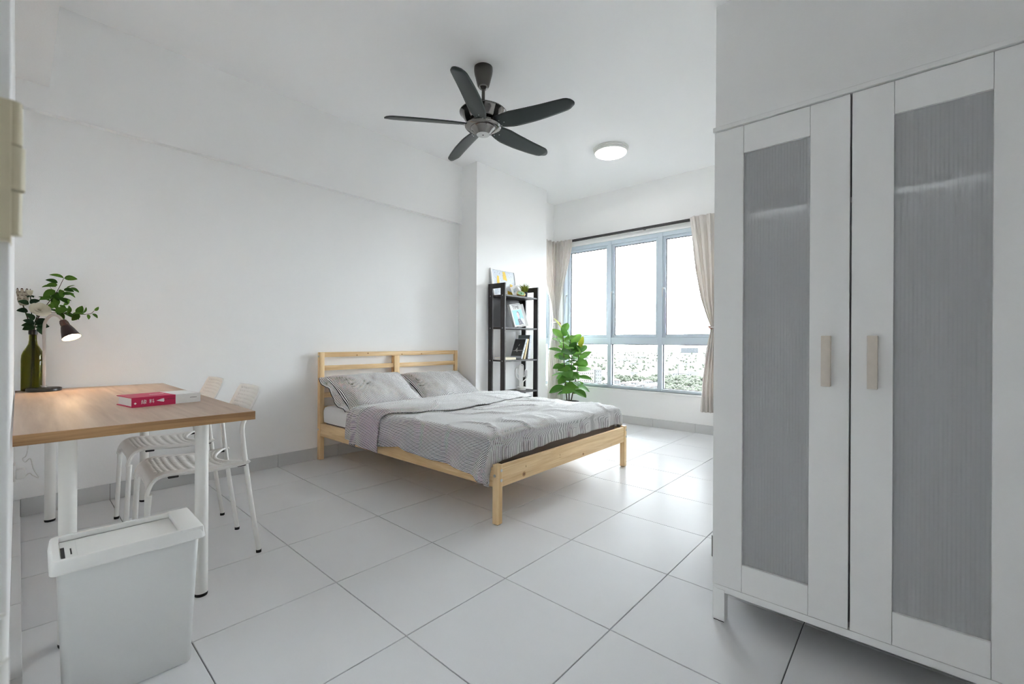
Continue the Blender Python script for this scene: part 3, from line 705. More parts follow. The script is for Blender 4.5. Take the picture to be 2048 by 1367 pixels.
# leaves
def leaf_mesh(name, mat, L=1.0, W_=.55, fold=.18, droop=.25, tip=.5):
    b = MB()
    def pt(u, v):
        k = 2 * u - 1; hw = W_ / 2 * (sin(pi * v ** tip) ** .75 if 0 < v < 1 else 0)
        return (hw * k, L * v, fold * abs(k) * hw * 2 - droop * v * v * L * .5)
    b.grid(pt, 6, 10)
    o = b.build(name, mat, smooth=True, angle=180); me = o.data; bpy.data.objects.remove(o); return me
def leaf_matrix(p, d, up, size):
    d = Vector(d).normalized(); up = Vector(up); x = d.cross(up).normalized(); z = x.cross(d)
    return Matrix.Translation(p) @ Matrix(((x.x, d.x, z.x, 0), (x.y, d.y, z.y, 0), (x.z, d.z, z.z, 0), (0, 0, 0, 1))) @ Matrix.Scale(size, 4)
ME_l = leaf_mesh('leaf', M['leaf_dark'], 1, .62, .2, .3, .8); ME_r = leaf_mesh('leaf', M['leaf_rose'], 1, .75, .15, .2, .7)
NECK = Vector((.056, 3.672, TZ + .335)); BASEIN = Vector((.05, 3.675, TZ + .012))
def to_local(o, p): return Vector(p) - o.location
# leafy branches (world points; plane leans towards the room)
random.seed(11)
def branch(label, paths, leaves):
    o = thing('leafy_branch', label, 'branch', BASEIN)
    st = MB()
    for pth, r0 in paths: 
        q = catmull([to_local(o, p) for p in pth], 5); st.tube(q, [lerp(r0, r0 * .45, i / (len(q) - 1)) for i in range(len(q))], 6)
    st.build('stem', M['stem'], o, smooth=True)
    for (p, d, s) in leaves:
        up = Vector((.35 + random.uniform(-.4, .4), -.6 + random.uniform(-.3, .3), .6 + random.uniform(-.4, .4)))
        place(ME_l, 'leaf', o, leaf_matrix(to_local(o, p), d, up, s))
    return o
Y3 = 3.645
def pxp(x, z, dy=0): return (x, Y3 + dy, z)
main = [tuple(BASEIN), (.057, 3.672, .95), tuple(NECK + Vector((0.004, -.004, .02))), pxp(.10, 1.19), pxp(.145, 1.28), pxp(.175, 1.365)]
side = [pxp(.10, 1.185), pxp(.16, 1.165), pxp(.23, 1.16), pxp(.285, 1.165), pxp(.305, 1.185)]
lv = []
for p, d, s in [((.175, 1.365), (-.9, .3), .06), ((.178, 1.368), (1, .05), .055), ((.176, 1.362), (.3, .2), .04), ((.15, 1.335), (-.8, .25), .05), ((.15, 1.325), (-1, -.1), .045),
                ((.145, 1.31), (-1, .0), .06), ((.14, 1.29), (-.7, -.5), .06), ((.135, 1.28), (.4, -.9), .055), ((.15, 1.285), (-.3, -.9), .065), ((.16, 1.30), (.2, -1), .055),
                ((.175, 1.30), (1, -.2), .045), ((.19, 1.31), (.6, .5), .04), ((.20, 1.31), (1, -.5), .045), ((.185, 1.28), (.9, -.5), .045), ((.17, 1.27), (.8, .2), .05),
                ((.13, 1.25), (-.9, -.2), .055), ((.14, 1.25), (.2, -.9), .05), ((.15, 1.25), (.8, -.5), .055), ((.16, 1.24), (.9, .1), .05), ((.12, 1.23), (-.8, .5), .05), ((.125, 1.225), (.6, -.9), .05),
                ((.16, 1.21), (.5, -.8), .045), ((.175, 1.21), (.6, .8), .045)]:
    lv.append((pxp(p[0], p[1], random.uniform(-.03, .02)), (d[0], random.uniform(-.5, .1), d[1]), s))
branch('tall green leafy branch standing in the green bottle', [(main, .0028)] + [([pxp(.145, 1.28), pxp(.17, 1.29), pxp(.20, 1.315)], .0015), ([pxp(.14, 1.275), pxp(.12, 1.31)], .0015)], lv)
lv = []
for p, d, s in [((.11, 1.18), (.6, .6), .06), ((.12, 1.18), (.9, -.3), .06), ((.14, 1.17), (.9, .3), .06), ((.15, 1.17), (.5, -.7), .055), ((.165, 1.165), (.3, .9), .05), ((.175, 1.165), (.8, -.4), .06),
                ((.19, 1.16), (.2, .9), .05), ((.20, 1.16), (.8, -.5), .055), ((.21, 1.16), (1, .1), .055), ((.235, 1.16), (.3, .9), .055), ((.24, 1.16), (-.5, -.6), .05), ((.25, 1.165), (.5, .8), .045), ((.275, 1.16), (.2, -.9), .03), ((.295, 1.165), (.7, -.7), .035), ((.305, 1.185), (.6, .7), .03)]:
    lv.append((pxp(p[0], p[1], random.uniform(-.03, .02)), (d[0], random.uniform(-.5, .1), d[1]), s))
branch('spreading green leafy branch reaching sideways over the desk lamp', [([tuple(BASEIN + Vector((.01, -.012, 0))), (.062, 3.668, .95), tuple(NECK + Vector((.006, -.008, .02))), pxp(.085, 1.15)] + side[1:], .0025)], lv)
ME_p = []
for k, (w_, cup) in enumerate(((1.0, .55), (1.15, .35))):
    b = MB(); 
    def pt(u, v, w_=w_, cup=cup):
        q = 2 * u - 1; hw = .5 * w_ * (v ** .45) * (1 - .25 * max(0, v - .7) / .3)
        a = q * 1.0
        return (hw * sin(a) * 1.15, cup * .5 * (1 - cos(a)) * hw * -2 + .22 * sstep(.65, 1, v) * .9 * v, v)
    b.grid(pt, 6, 6); o = b.build('petal', M['petal'], smooth=True, angle=180); ME_p.append(o.data); bpy.data.objects.remove(o)
def rose(label, head, d, size, layers, leaves):
    o = thing('rose', label, 'rose', BASEIN); h = to_local(o, head); d = Vector(d).normalized()
    nk = to_local(o, NECK)
    MB().tube(catmull([(0, 0, 0), nk * .55, nk + Vector((-.003, .002, .0)), nk.lerp(h, .6) + Vector((0, 0, .01)), h], 6), .0022, 6).build('stem', M['leaf_rose'], o, smooth=True)
    q = d.to_track_quat('Z', 'Y').to_matrix().to_4x4()
    for n_, tilt, sc, off in layers:
        for k in range(n_):
            a = 2 * pi * (k + off) / n_
            place(ME_p[0 if tilt < .6 else 1], 'petal', o, Matrix.Translation(h) @ q @ Matrix.Rotation(a, 4, 'Z') @ Matrix.Translation((0, size * .10, 0)) @ Matrix.Rotation(-tilt, 4, 'X') @ Matrix.Scale(size * sc, 4))
    for k in range(5):
        a = 2 * pi * k / 5 + .3
        place(ME_r, 'sepal', o, Matrix.Translation(h) @ q @ Matrix.Rotation(a, 4, 'Z') @ Matrix.Rotation(-.25, 4, 'X') @ Matrix.Scale(size * .75, 4))
    for p, dd, s in leaves: place(ME_r, 'leaf', o, leaf_matrix(to_local(o, p), dd, (.3, -.7, .5), s))
    return o
rose('open ivory rose in the green bottle', (.078, 3.64, 1.168), (.25, -.8, .55), .044, [(3, .02, .62, 0), (4, .2, .75, .3), (5, .45, .9, .1), (6, .72, .98, .5), (7, .95, 1.0, .2)],
     [((.06, 3.66, 1.10), (-.7, -.4, .3), .05), ((.062, 3.66, 1.10), (.9, -.4, -.1), .055), ((.06, 3.66, 1.085), (-.9, -.2, -.4), .05), ((.066, 3.655, 1.10), (.7, -.2, .5), .05), ((.06, 3.66, 1.12), (-.6, -.3, .7), .05), ((.068, 3.65, 1.085), (.6, -.6, -.4), .05), ((.07, 3.65, 1.08), (.95, -.1, .15), .05), ((.056, 3.66, 1.09), (-1, -.1, 0), .045), ((.075, 3.65, 1.075), (.5, -.3, -.9), .045)])
rose('small closed ivory rosebud above the open rose', (.045, 3.66, 1.255), (-.1, -.3, .95), .030, [(3, -.12, .8, 0), (4, -.02, .92, .3), (5, .08, .98, .1), (6, .16, .95, .4)],
     [((.042, 3.662, 1.215), (.7, -.3, .3), .045), ((.04, 3.662, 1.21), (-.7, -.3, .2), .045), ((.036, 3.662, 1.17), (-.8, -.3, .0), .045)])
pr_ = thing('dried_protea', 'beige dried protea with dark bract tips behind the rosebud', 'flower', BASEIN)
hp = to_local(pr_, (.018, 3.685, 1.20)); nk = to_local(pr_, NECK)
MB().tube(catmull([(-.004, .006, 0), nk * .6, nk + Vector((-.006, .004, 0)), hp], 6), .003, 6).build('stem', M['stem'], pr_, smooth=True)
for ring in range(4):
    for k in range(9):
        a = 2 * pi * (k + .5 * ring) / 9; r0 = .010 + .002 * ring; z = .018 * ring
        d = Vector((cos(a), sin(a), 0)); p0 = hp + d * r0 + Vector((0, 0, z)); p1 = hp + d * (r0 + .012) + Vector((0, 0, z + .035))
        bx = d.cross(Vector((0, 0, 1))) * .006
        br = MB().add([p0 - bx, p0 + bx, p1 + bx * .9, p1 - bx * .9, p0.lerp(p1, .5) + bx * 1.3 + d * .002, p0.lerp(p1, .5) - bx * 1.3 + d * .002], [(0, 1, 4, 5), (5, 4, 2, 3)]).build('bract', M['protea'], pr_, solid=.0012)
        MB().add([p1 - bx * .9, p1 + bx * .9, p1 + bx * .4 + Vector((0, 0, .005)), p1 - bx * .4 + Vector((0, 0, .005))], [(0, 1, 2, 3)]).build('bract_tip', M['protea_tip'], br)

# desk lamp
lp = thing('desk_lamp', 'lit desk lamp with dark cone shade and bent grey pole', 'lamp', (.098, 3.605, TZ))
MB().lathe([(.066, 0), (.071, .003), (.071, .015), (.068, .019), (.012, .021)], 32).build('base', M['black_plastic'], lp, smooth=True)
arc = catmull([(0, 0, .018), (0, 0, .20), (-.001, 0, .345), (.006, -.008, .395), (.028, -.025, .425), (.055, -.042, .418), (.073, -.055, .385)], 8)
MB().tube(arc, .0072, 12).build('pole', M['lamp_grey'], lp, smooth=True)
MB().lathe([(.010, .0), (.010, .010), (.016, .012)], 14, (0, 0, .018)).build('pole_collar', M['lamp_grey'], lp, smooth=True)
sd = Vector((.30, -.42, -.86)).normalized(); sp = Vector((.071, -.053, .392))
shade = MB().lathe([(.0135, -.004), (.0165, .0), (.0165, .012), (.0175, .032), (.0215, .034), (.030, .060), (.0415, .107), (.0405, .107), (.029, .060), (.019, .036)], 28, sp, sd, caps=False).build('shade', M['shade'], lp, smooth=True)
MB().lathe([(.0402, .1065), (.0288, .060), (.016, .036), (.002, .034)], 28, sp, sd, caps=False).build('shade_lining', M['shade_in'], shade, smooth=True)
for k in range(7):
    a = 2 * pi * k / 7; q = sd.to_track_quat('Z', 'Y').to_matrix()
    MB().tube([sp + q @ Vector((.0172 * cos(a), .0172 * sin(a), .008)), sp + q @ Vector((.0184 * cos(a), .0184 * sin(a), .030))], .0016, 6).build('vent_rib', M['black_plastic'], shade, smooth=True)
MB().lathe([(.008, .040), (.012, .052), (.018, .066), (.0185, .076), (.013, .088), (.004, .093)], 16, sp, sd).build('bulb', M['bulb'], lp, smooth=True)
ld = bpy.data.lights.new('lamp_bulb_light', 'SPOT'); ld.energy = LAMP_WATT; ld.color = (1, .58, .30); ld.shadow_soft_size = .03; ld.spot_size = R(120); ld.spot_blend = .6
lo = bpy.data.objects.new('lamp_bulb_light', ld); col.objects.link(lo); lo.parent = lp
lo.matrix_local = Matrix.Translation(sp + sd * .112) @ sd.to_track_quat('-Z', 'Y').to_matrix().to_4x4()

# socket, plug and lamp cord by the left wall
so = thing('wall_socket', 'white wall socket low on the wall under the table', 'socket', (XL, 3.56, .30))
MB().box((0, -.043, -.043), (.009, .043, .043)).build('socket_plate', M['white_plastic'], so, bevel=.002)
MB().box((.0088, -.012, .018), (.012, .012, .032)).build('switch', M['white_plastic'], so, bevel=.001)
cd = thing('lamp_cord', 'thin white lamp cord with a plug looping under the table', 'cord', (0, 0, 0))
MB().box((XL + .009, 3.536, .262), (XL + .045, 3.584, .312)).build('plug', M['white_plastic'], cd, bevel=.005)
MB().tube(catmull([(.060, 3.665, TZ + .008), (.03, 3.72, TZ + .006), (.03, 3.745, TZ - .01), (.032, 3.752, .60), (.04, 3.75, .42), (.034, 3.745, .35), (.02, 3.74, .335), (.03, 3.73, .315), (.05, 3.73, .33), (.062, 3.72, .27), (.082, 3.71, .22), (.06, 3.69, .24), (.045, 3.66, .262), (.02, 3.62, .25), (.012, 3.585, .275)], 8), .0026, 6).build('cable', M['cord'], cd, smooth=True)

# ================================================================== SHELF
SX0, SX1, SY0, SY1 = 3.478, 4.060, 3.223, 3.471
sh = thing('ladder_shelf', 'tall narrow black-brown open shelf against the pier', 'shelf', (0, 0, 0))
for x0, x1 in ((SX0, SX0 + .018), (SX1 - .018, SX1)):
    b = MB(); b.box((x0, SY0, 0), (x1, SY0 + .062, 1.650)).box((x0, SY1 - .062, 0), (x1, SY1, 1.650)).box((x0, SY0 + .062, 1.597), (x1, SY1 - .062, 1.650)).box((x0, SY0 + .062, .03), (x1, SY1 - .062, .08))
    sp_ = b.build('side_panel', M['black_wood'], sh, bevel=.001, seg=1)
    for z in (.447, .805, 1.162, 1.515):
        for y in (SY0 + .032, SY1 - .032):
            xx, ax = (x0 - .0004, (-1, 0, 0)); MB().lathe([(.0065, 0), (.0065, .0016)], 10, (xx, y, z), ax).build('screw_cap', M['screw'], sp_, smooth=True)
for z in (.08, .457, .815, 1.172, 1.525):
    MB().box((SX0 + .018, SY0 + .004, z - .018), (SX1 - .018, SY1 - .004, z)).build('shelf_board', M['black_wood'], sh, bevel=.001, seg=1)
for z0, z1 in ((1.172, 1.507), (.10, .439)):
    MB().box((SX0 + .018, SY1 - .012, z0), (SX1 - .018, SY1 - .004, z1)).build('back_panel', M['black_wood'], sh)

def leaning(o, loc, rx=0, ry=0, rz=0):
    o.matrix_world = Matrix.Translation(loc) @ Matrix.Rotation(rz, 4, 'Z') @ Matrix.Rotation(rx, 4, 'X') @ Matrix.Rotation(ry, 4, 'Y'); return o
# framed print leaning on the wall (local x right, z up, front -y)
fr = thing('framed_print', 'white-framed abstract print with yellow patches on the shelf top', 'picture'); leaning(fr, (3.505, 3.415, 1.5255), rx=R(-10.5))
FW, FH = .405, .318
b = MB(); b.box((0, -.008, 0), (.016, .008, FH)).box((FW - .016, -.008, 0), (FW, .008, FH)).box((.016, -.008, 0), (FW - .016, .008, .016)).box((.016, -.008, FH - .016), (FW - .016, .008, FH))
b.build('frame', M['white_lam'], fr, bevel=.001, seg=1)
MB().box((.016, -.001, .016), (FW - .016, .006, FH - .016)).build('print_sheet', M['art_paper'], fr)
def patch(par, pts, m, y=-.0016, name='print_patch'): return MB().add([(x, y, z) for x, z in pts], [tuple(range(len(pts)))]).build(name, M[m], par)
for pts in ([(.075, .13), (.095, .24), (.125, .235), (.12, .12)], [(.19, .20), (.195, .295), (.235, .295), (.255, .19)], [(.29, .10), (.30, .16), (.34, .15), (.335, .10)], [(.235, .03), (.24, .075), (.33, .055), (.32, .02)], [(.15, .13), (.155, .15), (.18, .15), (.175, .12)]): patch(fr, pts, 'yellow_print')
patch(fr, [(.02, .02), (.02, .11), (.09, .17), (.06, .02)], 'pale_spine')
cdv = thing('postcard', 'white card with blue sketch propped on the framed print', 'card'); leaning(cdv, (3.79, 3.375, 1.5265), rx=R(-8), ry=R(-22), rz=R(2))
MB().box((0, -.0006, 0), (.135, .0006, .115)).build('card_sheet', M['paper'], cdv)
for k in range(6): patch(cdv, [(.03 + .011 * k, .035 + .008 * (k % 3)), (.034 + .011 * k, .035), (.046 + .008 * k, .08 + .006 * (k % 2)), (.043 + .008 * k, .082)], 'navy_print' if k % 2 else 'blue_print', -.001)
cd2 = thing('postcard', 'plain pale blue-white card behind the shelf side', 'card'); leaning(cd2, (3.515, 3.33, 1.5262), rx=R(-14), ry=R(0), rz=R(6))
patch(cd2, [(0, 0), (.13, 0), (.13, .07), (.03, .02)], 'paper', 0, 'card_sheet').modifiers.new('t', 'SOLIDIFY').thickness = .001
# grass pot
gp = thing('potted_grass', 'small artificial grass in a dark grey pot', 'plant', (3.965, 3.36, 1.5252))
MB().lathe([(.030, 0), (.032, .002), (.040, .068), (.038, .070), (.036, .060)], 24).build('pot', M['pot_grey'], gp, smooth=True)
random.seed(5); b = MB()
for k in range(190):
    a = random.uniform(0, 2 * pi); r0 = random.uniform(0, .03); L_ = random.uniform(.085, .135); sp_ = random.uniform(.1, .8)
    d = Vector((cos(a), sin(a), 0)); p0 = d * r0 + Vector((0, 0, .055)); p1 = p0 + d * L_ * sp_ * .4 + Vector((0, 0, L_ * .6)); p2 = p0 + d * L_ * sp_ + Vector((0, 0, L_ * (1 - sp_ * .25)))
    s = d.cross(Vector((0, 0, 1))) * .0028
    b.add([p0 - s, p0 + s, p1 + s * .8, p1 - s * .8, p2], [(0, 1, 2, 3), (3, 2, 4)])
g_ = b.build('grass', M['grass'], gp); g_['kind'] = 'stuff'
# tin
tn = thing('round_tin', 'small round gold tin with green lid tilted on the shelf top', 'tin'); leaning(tn, (3.815, 3.285, 1.5555), rx=R(40), rz=R(-30))
MB().lathe([(.047, -.013), (.050, -.010), (.050, .010), (.047, .013)], 28).build('tin_body', M['tin_gold'], tn, smooth=True)
MB().lathe([(.039, .013), (.039, .0136)], 28).build('tin_label', M['tin_green'], tn)
patch(tn, [(0, 0)] * 3 if 0 else [(-.01, 0), (0, .012), (.012, .004), (.004, -.012)], 'leaf_dark', 0, 'label_motif').matrix_local = Matrix.Translation((0, 0, .0139)) @ Matrix.Rotation(pi/2, 4, 'X')

# magazines
def magazine(label, loc, w_, h, t, ry, rx, cover):
    o = thing('magazine', label, 'magazine'); leaning(o, loc, rx=rx, ry=ry)
    MB().box((0, .0006, .0005), (w_ - .0005, t - .0006, h - .0005)).build('pages', M['paper_edge'], o)
    MB().box((0, 0, 0), (w_, .0007, h)).box((0, t - .0007, 0), (w_, t, h)).build('cover', M[cover], o)
    return o
mg = magazine('white magazine with a blue cover portrait and TIME masthead', (3.690, 3.262, 1.1795), .190, .258, .030, R(-9), R(-12), 'paper')
F = lambda x, z: Matrix.Translation((x, -.0004, z)) @ Matrix.Rotation(pi/2, 4, 'X')
text_part('TIME', .052, M['ink'], mg, F(.098, .213), 'masthead')
MB().box((.035, -.0006, .241), (.165, 0, .248)).build('cover_line', M['grey_book'], mg)
patch(mg, [(.022, .015), (.022, .185), (.185, .185), (.185, .015)], 'blue_print', -.0005, 'cover_picture')
patch(mg, [(.085, .012), (.08, .07), (.09, .085), (.12, .085), (.132, .07), (.165, .012)], 'navy_print', -.0008, 'cover_figure')
patch(mg, [(.13, .012), (.135, .08), (.15, .095), (.189, .06), (.189, .012)], 'pale_spine', -.00075, 'cover_figure')
patch(mg, [(.098, .08), (.098, .10), (.112, .10), (.115, .08)], 'skin_print', -.00085, 'cover_figure')
patch(mg, [(.105 + .021 * cos(k * pi / 8), .128 + .031 * sin(k * pi / 8)) for k in range(16)], 'skin_print', -.0009, 'cover_figure')
patch(mg, [(.09, .155), (.105, .172), (.125, .16), (.133, .13), (.125, .11), (.121, .14), (.108, .157)], 'navy_print', -.00095, 'cover_figure')
for x, z in ((.105, .06), (.118, .04), (.102, .03), (.135, .024)): patch(mg, [(x, z - .004), (x + .004, z), (x, z + .004), (x - .004, z)], 'white_ink', -.001, 'cover_dot')
magazine('plain white magazine standing behind the blue portrait magazine', (3.795, 3.300, 1.1755), .185, .262, .010, R(-9), R(-12), 'paper')
# books on the third shelf
def book(label, loc, w_, h, t, rx, ry, rz, cov_, spine, spine_side=1):
    o = thing('book', label, 'book'); leaning(o, loc, rx=rx, ry=ry, rz=rz)
    MB().box((.003, .003, .003), (w_ - .002, t - .003, h - .003)).build('page_block', M['paper_edge'], o)
    MB().box((0, 0, 0), (w_, .0028, h)).box((0, t - .0028, 0), (w_, t, h)).build('cover', M[cov_], o)
    xs_ = w_ - .001 if spine_side > 0 else -.0018
    MB().box((xs_, 0, 0), (xs_ + .0028, t, h)).build('spine', M[spine], o)
    return o
def bz(t, th): return .8155 + t * sin(R(th))
b1 = book('book with a black and white photo cover leaning to one side', (3.792, 3.428, bz(.024, 22)), .168, .245, .024, R(-22), 0, R(-90), 'pale_spine', 'pale_spine')
patch(b1, [(.006, .055), (.006, .236), (.163, .236), (.163, .055)], 'photo_dark', -.0006, 'cover_photo'); patch(b1, [(.006, .03), (.006, .095), (.163, .10), (.163, .03)], 'photo_grey', -.0008, 'cover_photo')
patch(b1, [(.006, .092), (.05, .10), (.075, .14), (.083, .10), (.163, .104), (.163, .098), (.09, .092), (.08, .075), (.07, .09)], 'paper', -.001, 'cover_photo_figure'); patch(b1, [(.078, .15), (.086, .175), (.098, .18), (.092, .155)], 'paper', -.001, 'cover_photo_figure')
for k in range(4): MB().box((.1685, .008, .06 + .04 * k), (.1702, .016, .068 + .04 * k)).build('spine_mark', M['ink'], b1)
book('sand-coloured paperback wedged between two taller books', (3.848, 3.428, bz(.022, 16)), .165, .238, .022, R(-16), 0, R(-90), 'sand_book', 'sand_book')
b3 = book('tall grey hardback with a pale dotted spine', (3.905, 3.434, bz(.034, 9)), .178, .276, .034, R(-9), 0, R(-90), 'grey_book', 'pale_spine')
for z in (.03, .11, .19, .21): MB().lathe([(.004, 0), (.004, .0008)], 8, (.1799, .017, z), (1, 0, 0)).build('spine_dot', M['ink'], b3)
b4 = thing('book', 'cream book lying flat beside the leaning photo book', 'book', (3.500, 3.255, .8155), R(2))
MB().box((.003, .003, .0025), (.205, .135, .0235)).build('page_block', M['paper_edge'], b4)
MB().box((0, 0, 0), (.208, .138, .0025)).box((0, 0, .0235), (.208, .138, .026)).box((0, -.001, 0), (.208, .0025, .026)).build('cover', M['cream_book'], b4)
# cactus figure
ca = thing('cactus_figure', 'white cactus-shaped ornament lamp on the lower shelf', 'ornament', (3.886, 3.335, .4575), R(-10))
MB().lathe([(.052, 0), (.054, .003), (.054, .034), (.050, .037)], 28).build('ornament_base', M['white_plastic'], ca, smooth=True)
outl = [(-.026, .036), (-.026, .115), (-.045, .135), (-.075, .155), (-.083, .18), (-.083, .235), (-.070, .250), (-.056, .236), (-.054, .195), (-.045, .180), (-.034, .19), (-.032, .27), (-.018, .292), (0, .296), (.018, .29), (.030, .27), (.032, .16), (.045, .152), (.055, .17), (.057, .215), (.068, .232), (.083, .225), (.088, .205), (.086, .15), (.070, .122), (.034, .10), (.026, .085), (.026, .036)]
MB().tube(catmull([(x, 0, z) for x, z in outl], 4), .0065, 8).build('cactus_outline', M['white_plastic'], ca, smooth=True)
MB().add([(x, .002, z) for x, z in [(-.024, .036), (-.024, .12), (-.03, .27), (0, .29), (.028, .27), (.024, .10), (.024, .036)]], [tuple(range(7))]).build('cactus_back', M['white_plastic'], ca, solid=.004)

# ================================================================== FIG PLANT
fg = thing('fig_plant', 'tall leafy rubber fig in a dark pot by the window', 'plant', (4.76, 3.27, 0))
MB().lathe([(.10, 0), (.105, .004), (.135, .235), (.135, .25), (.125, .25), (.12, .225)], 28).build('pot', M['terracotta'], fg, smooth=True)
MB().lathe([(.121, .218), (.02, .224)], 24).build('soil', M['stem'], fg)
ME_f = leaf_mesh('leaf', M['fig'], 1, .60, .12, .22, .9); ME_fy = leaf_mesh('leaf', M['fig_y'], 1, .45, .15, .2, .9)
random.seed(21)
stems = [[(-.03, 0, .2), (-.06, .01, .45), (-.085, .02, .8), (-.115, .02, 1.15)], [(0, 0, .2), (.0, -.01, .5), (.03, -.02, .8), (.02, 0, 1.02)], [(.03, 0, .2), (.06, -.03, .4), (.11, -.05, .62), (.16, -.05, .92)]]
for si, s in enumerate(stems):
    q = catmull(s, 8); MB().tube(q, [lerp(.009, .004, i / (len(q) - 1)) for i in range(len(q))], 8).build('stem', M['stem'], fg, smooth=True)
    n = 23
    for k in range(n):
        f = lerp(.30 if si != 1 else .36, 1.0, k / (n - 1)); i = min(int(f * (len(q) - 1)), len(q) - 2); p = q[i].lerp(q[i+1], f * (len(q) - 1) - i)
        a = k * 2.4 + si * 1.1; el = lerp(-.15, 1.0, (k / (n - 1)) ** 2.2) + random.uniform(-.2, .2)
        d = Vector((cos(a) * cos(el), sin(a) * cos(el) * .75, sin(el))); sz = random.uniform(.165, .24) * (1 - .15 * (k > n - 4))
        yl = (k == n - 1 and si != 1)
        place(ME_fy if yl else ME_f, 'leaf', fg, leaf_matrix(p + d * .012, d, (random.uniform(-.8, .0), random.uniform(-.9, -.1), .9), sz))

# ================================================================== CURTAINS
def curtain(label, rowfn, zs, n, tie=None, group='beige curtains at the window'):
    o = thing('curtain', label, 'curtain', (0, 0, 0), group=group)
    b = MB(); nz = 60
    def pt(u, v):
        z = lerp(zs[0], zs[1], v); return rowfn(u, z)
    b.grid(pt, n, nz).build('curtain_cloth', M['curtain'], o, smooth=True, angle=180, solid=.002)
    if tie:
        t_ = MB().lathe([(tie[1], -.008), (tie[1] * 1.02, 0), (tie[1], .008)], 20, tie[0], caps=False).build('tie_band', M['curtain'], o, smooth=True, solid=.003)
        if len(tie) > 2: MB().lathe([(.004, -.03), (.014, -.018), (.012, .01), (.004, .02)], 10, tie[2], (0, .6, .5)).build('tie_knot', M['tassel'], o, smooth=True)
    return o
YLt = [(.26, 1.690), (.6, 1.675), (.9, 1.64), (1.08, 1.605), (1.18, 1.588), (1.3, 1.625), (1.5, 1.685), (1.81, 1.742), (2.2, 1.792), (2.3, 1.806), (2.41, 1.822)]
YRt = [(.26, 1.44), (.9, 1.47), (1.18, 1.515), (1.4, 1.47), (1.8, 1.40), (2.41, 1.34)]
def rowR(u, z):
    yl, yr = interp(YLt, z), interp(YRt, z); k = sstep(.9, 1.18, z) * sstep(1.5, 1.18, z)
    pin = sstep(2.24, 2.30, z) * sstep(2.40, 2.32, z)
    amp = lerp(.027, .015, k) * (1 - .35 * sstep(2.3, 2.4, z))
    ph = 2 * pi * 6 * u + .8 * sin(z * 3)
    return (4.985 + amp * sin(ph) + .008 * sin(2.3 * ph + 1) - .012 * pin * sin(ph) - .02 * (1 - u) * sstep(1.0, .3, z), lerp(yl, yr, u) + .007 * cos(ph * 2) * (1 - k), z)
curtain('beige pleated curtain tied back beside the wardrobe', rowR, (.262, 2.412), 150, (Vector((4.985, 1.552, 1.18)), .040, Vector((4.97, 1.592, 1.18))))
def rowL(u, z):
    k = sstep(.75, 1.28, z) * sstep(1.95, 1.30, z); lowf = sstep(1.28, .7, z)
    top0, top1, top2 = Vector((4.60, 3.700)), Vector((5.005, 3.690)), Vector((5.03, 3.415))
    if u < .5: p = top0.lerp(top1, u * 2)
    else: p = top1.lerp(top2, u * 2 - 1)
    tiep = Vector((4.965, 3.695)).lerp(Vector((5.025, 3.635)), u)
    g = sstep(2.35, 1.30, z) ** .8 if z > 1.28 else lerp(1, .55, lowf)
    low = Vector((4.86, 3.70)).lerp(Vector((5.04, 3.56)), u)
    tgt = tiep if z > 1.28 else tiep.lerp(low, lowf)
    q = p.lerp(tgt, g if z > 1.28 else 1)
    ph = 2 * pi * 9 * u + .6 * sin(z * 2.5); amp = lerp(.030, .014, g if z > 1.28 else .7)
    nrm = Vector((-.35, -1)) if u < .45 else (Vector((-1, -.4)) if u > .55 else Vector((-.8, -.8))); nrm.normalize()
    q = q + nrm * (amp * sin(ph) + .006 * sin(2.1 * ph + 2))
    return (min(q.x, 5.028), min(q.y, 3.702), z)
curtain('beige pleated curtain gathered in the window corner behind the fig', rowL, (.215, 2.412), 190, (Vector((4.995, 3.665, 1.29)), .046, Vector((5.03, 3.62, 1.28))))
tr = thing('curtain_track', 'thin dark curtain track above the window', 'curtain track', (0, 0, 0))
MB().box((5.035, 1.22, 2.383), (5.062, 3.735, 2.411)).build('track_bar', M['track'], tr, bevel=.002)
MB().box((4.55, 3.708, 2.383), (5.035, 3.735, 2.411)).build('side_track_bar', M['track'], tr, bevel=.002)
for y in (1.3, 2.4, 3.5): MB().box((5.062, y - .012, 2.385), (XW, y + .012, 2.409)).build('bracket', M['track'], tr)

# ================================================================== FAN AND CEILING LIGHT
fx, fy = 2.210, 2.268
fan = thing('ceiling_fan', 'dark five-blade ceiling fan with a chrome motor', 'fan', (fx, fy, 0))
MB().lathe([(.066, CEIL), (.067, 2.945), (.066, 2.935), (.063, 2.915), (.060, 2.905), (.057, 2.895), (.043, 2.838), (.040, 2.832)], 32).build('canopy', M['gun_dark'], fan, smooth=True)
MB().lathe([(.036, 2.834), (.034, 2.822), (.022, 2.812), (.013, 2.81)], 24).build('canopy_cup', M['gun'], fan, smooth=True)
MB().lathe([(.0115, 2.83), (.0115, 2.65)], 16).build('down_rod', M['gun_dark'], fan, smooth=True)
MB().lathe([(.03, 2.69), (.06, 2.682), (.13, 2.665), (.160, 2.652), (.166, 2.646), (.166, 2.640), (.158, 2.634), (.150, 2.622), (.128, 2.590), (.105, 2.572), (.05, 2.568)], 48).build('motor_housing', M['gun'], fan, smooth=True)
b = MB()
for k in range(72):
    a = 2 * pi * k / 72; b.lathe([(.0028, -.002), (.0036, 0), (.0028, .002)], 6, (.1655 * cos(a), .1655 * sin(a), 2.6435))
b.build('beaded_rim', M['gun'], fan, smooth=True)['kind'] = 'stuff'
MB().lathe([(.10, 2.575), (.102, 2.566), (.10, 2.562), (.085, 2.560), (.085, 2.552), (.128, 2.548), (.130, 2.543), (.124, 2.537), (.09, 2.533)], 48).build('blade_ring', M['gun'], fan, smooth=True)
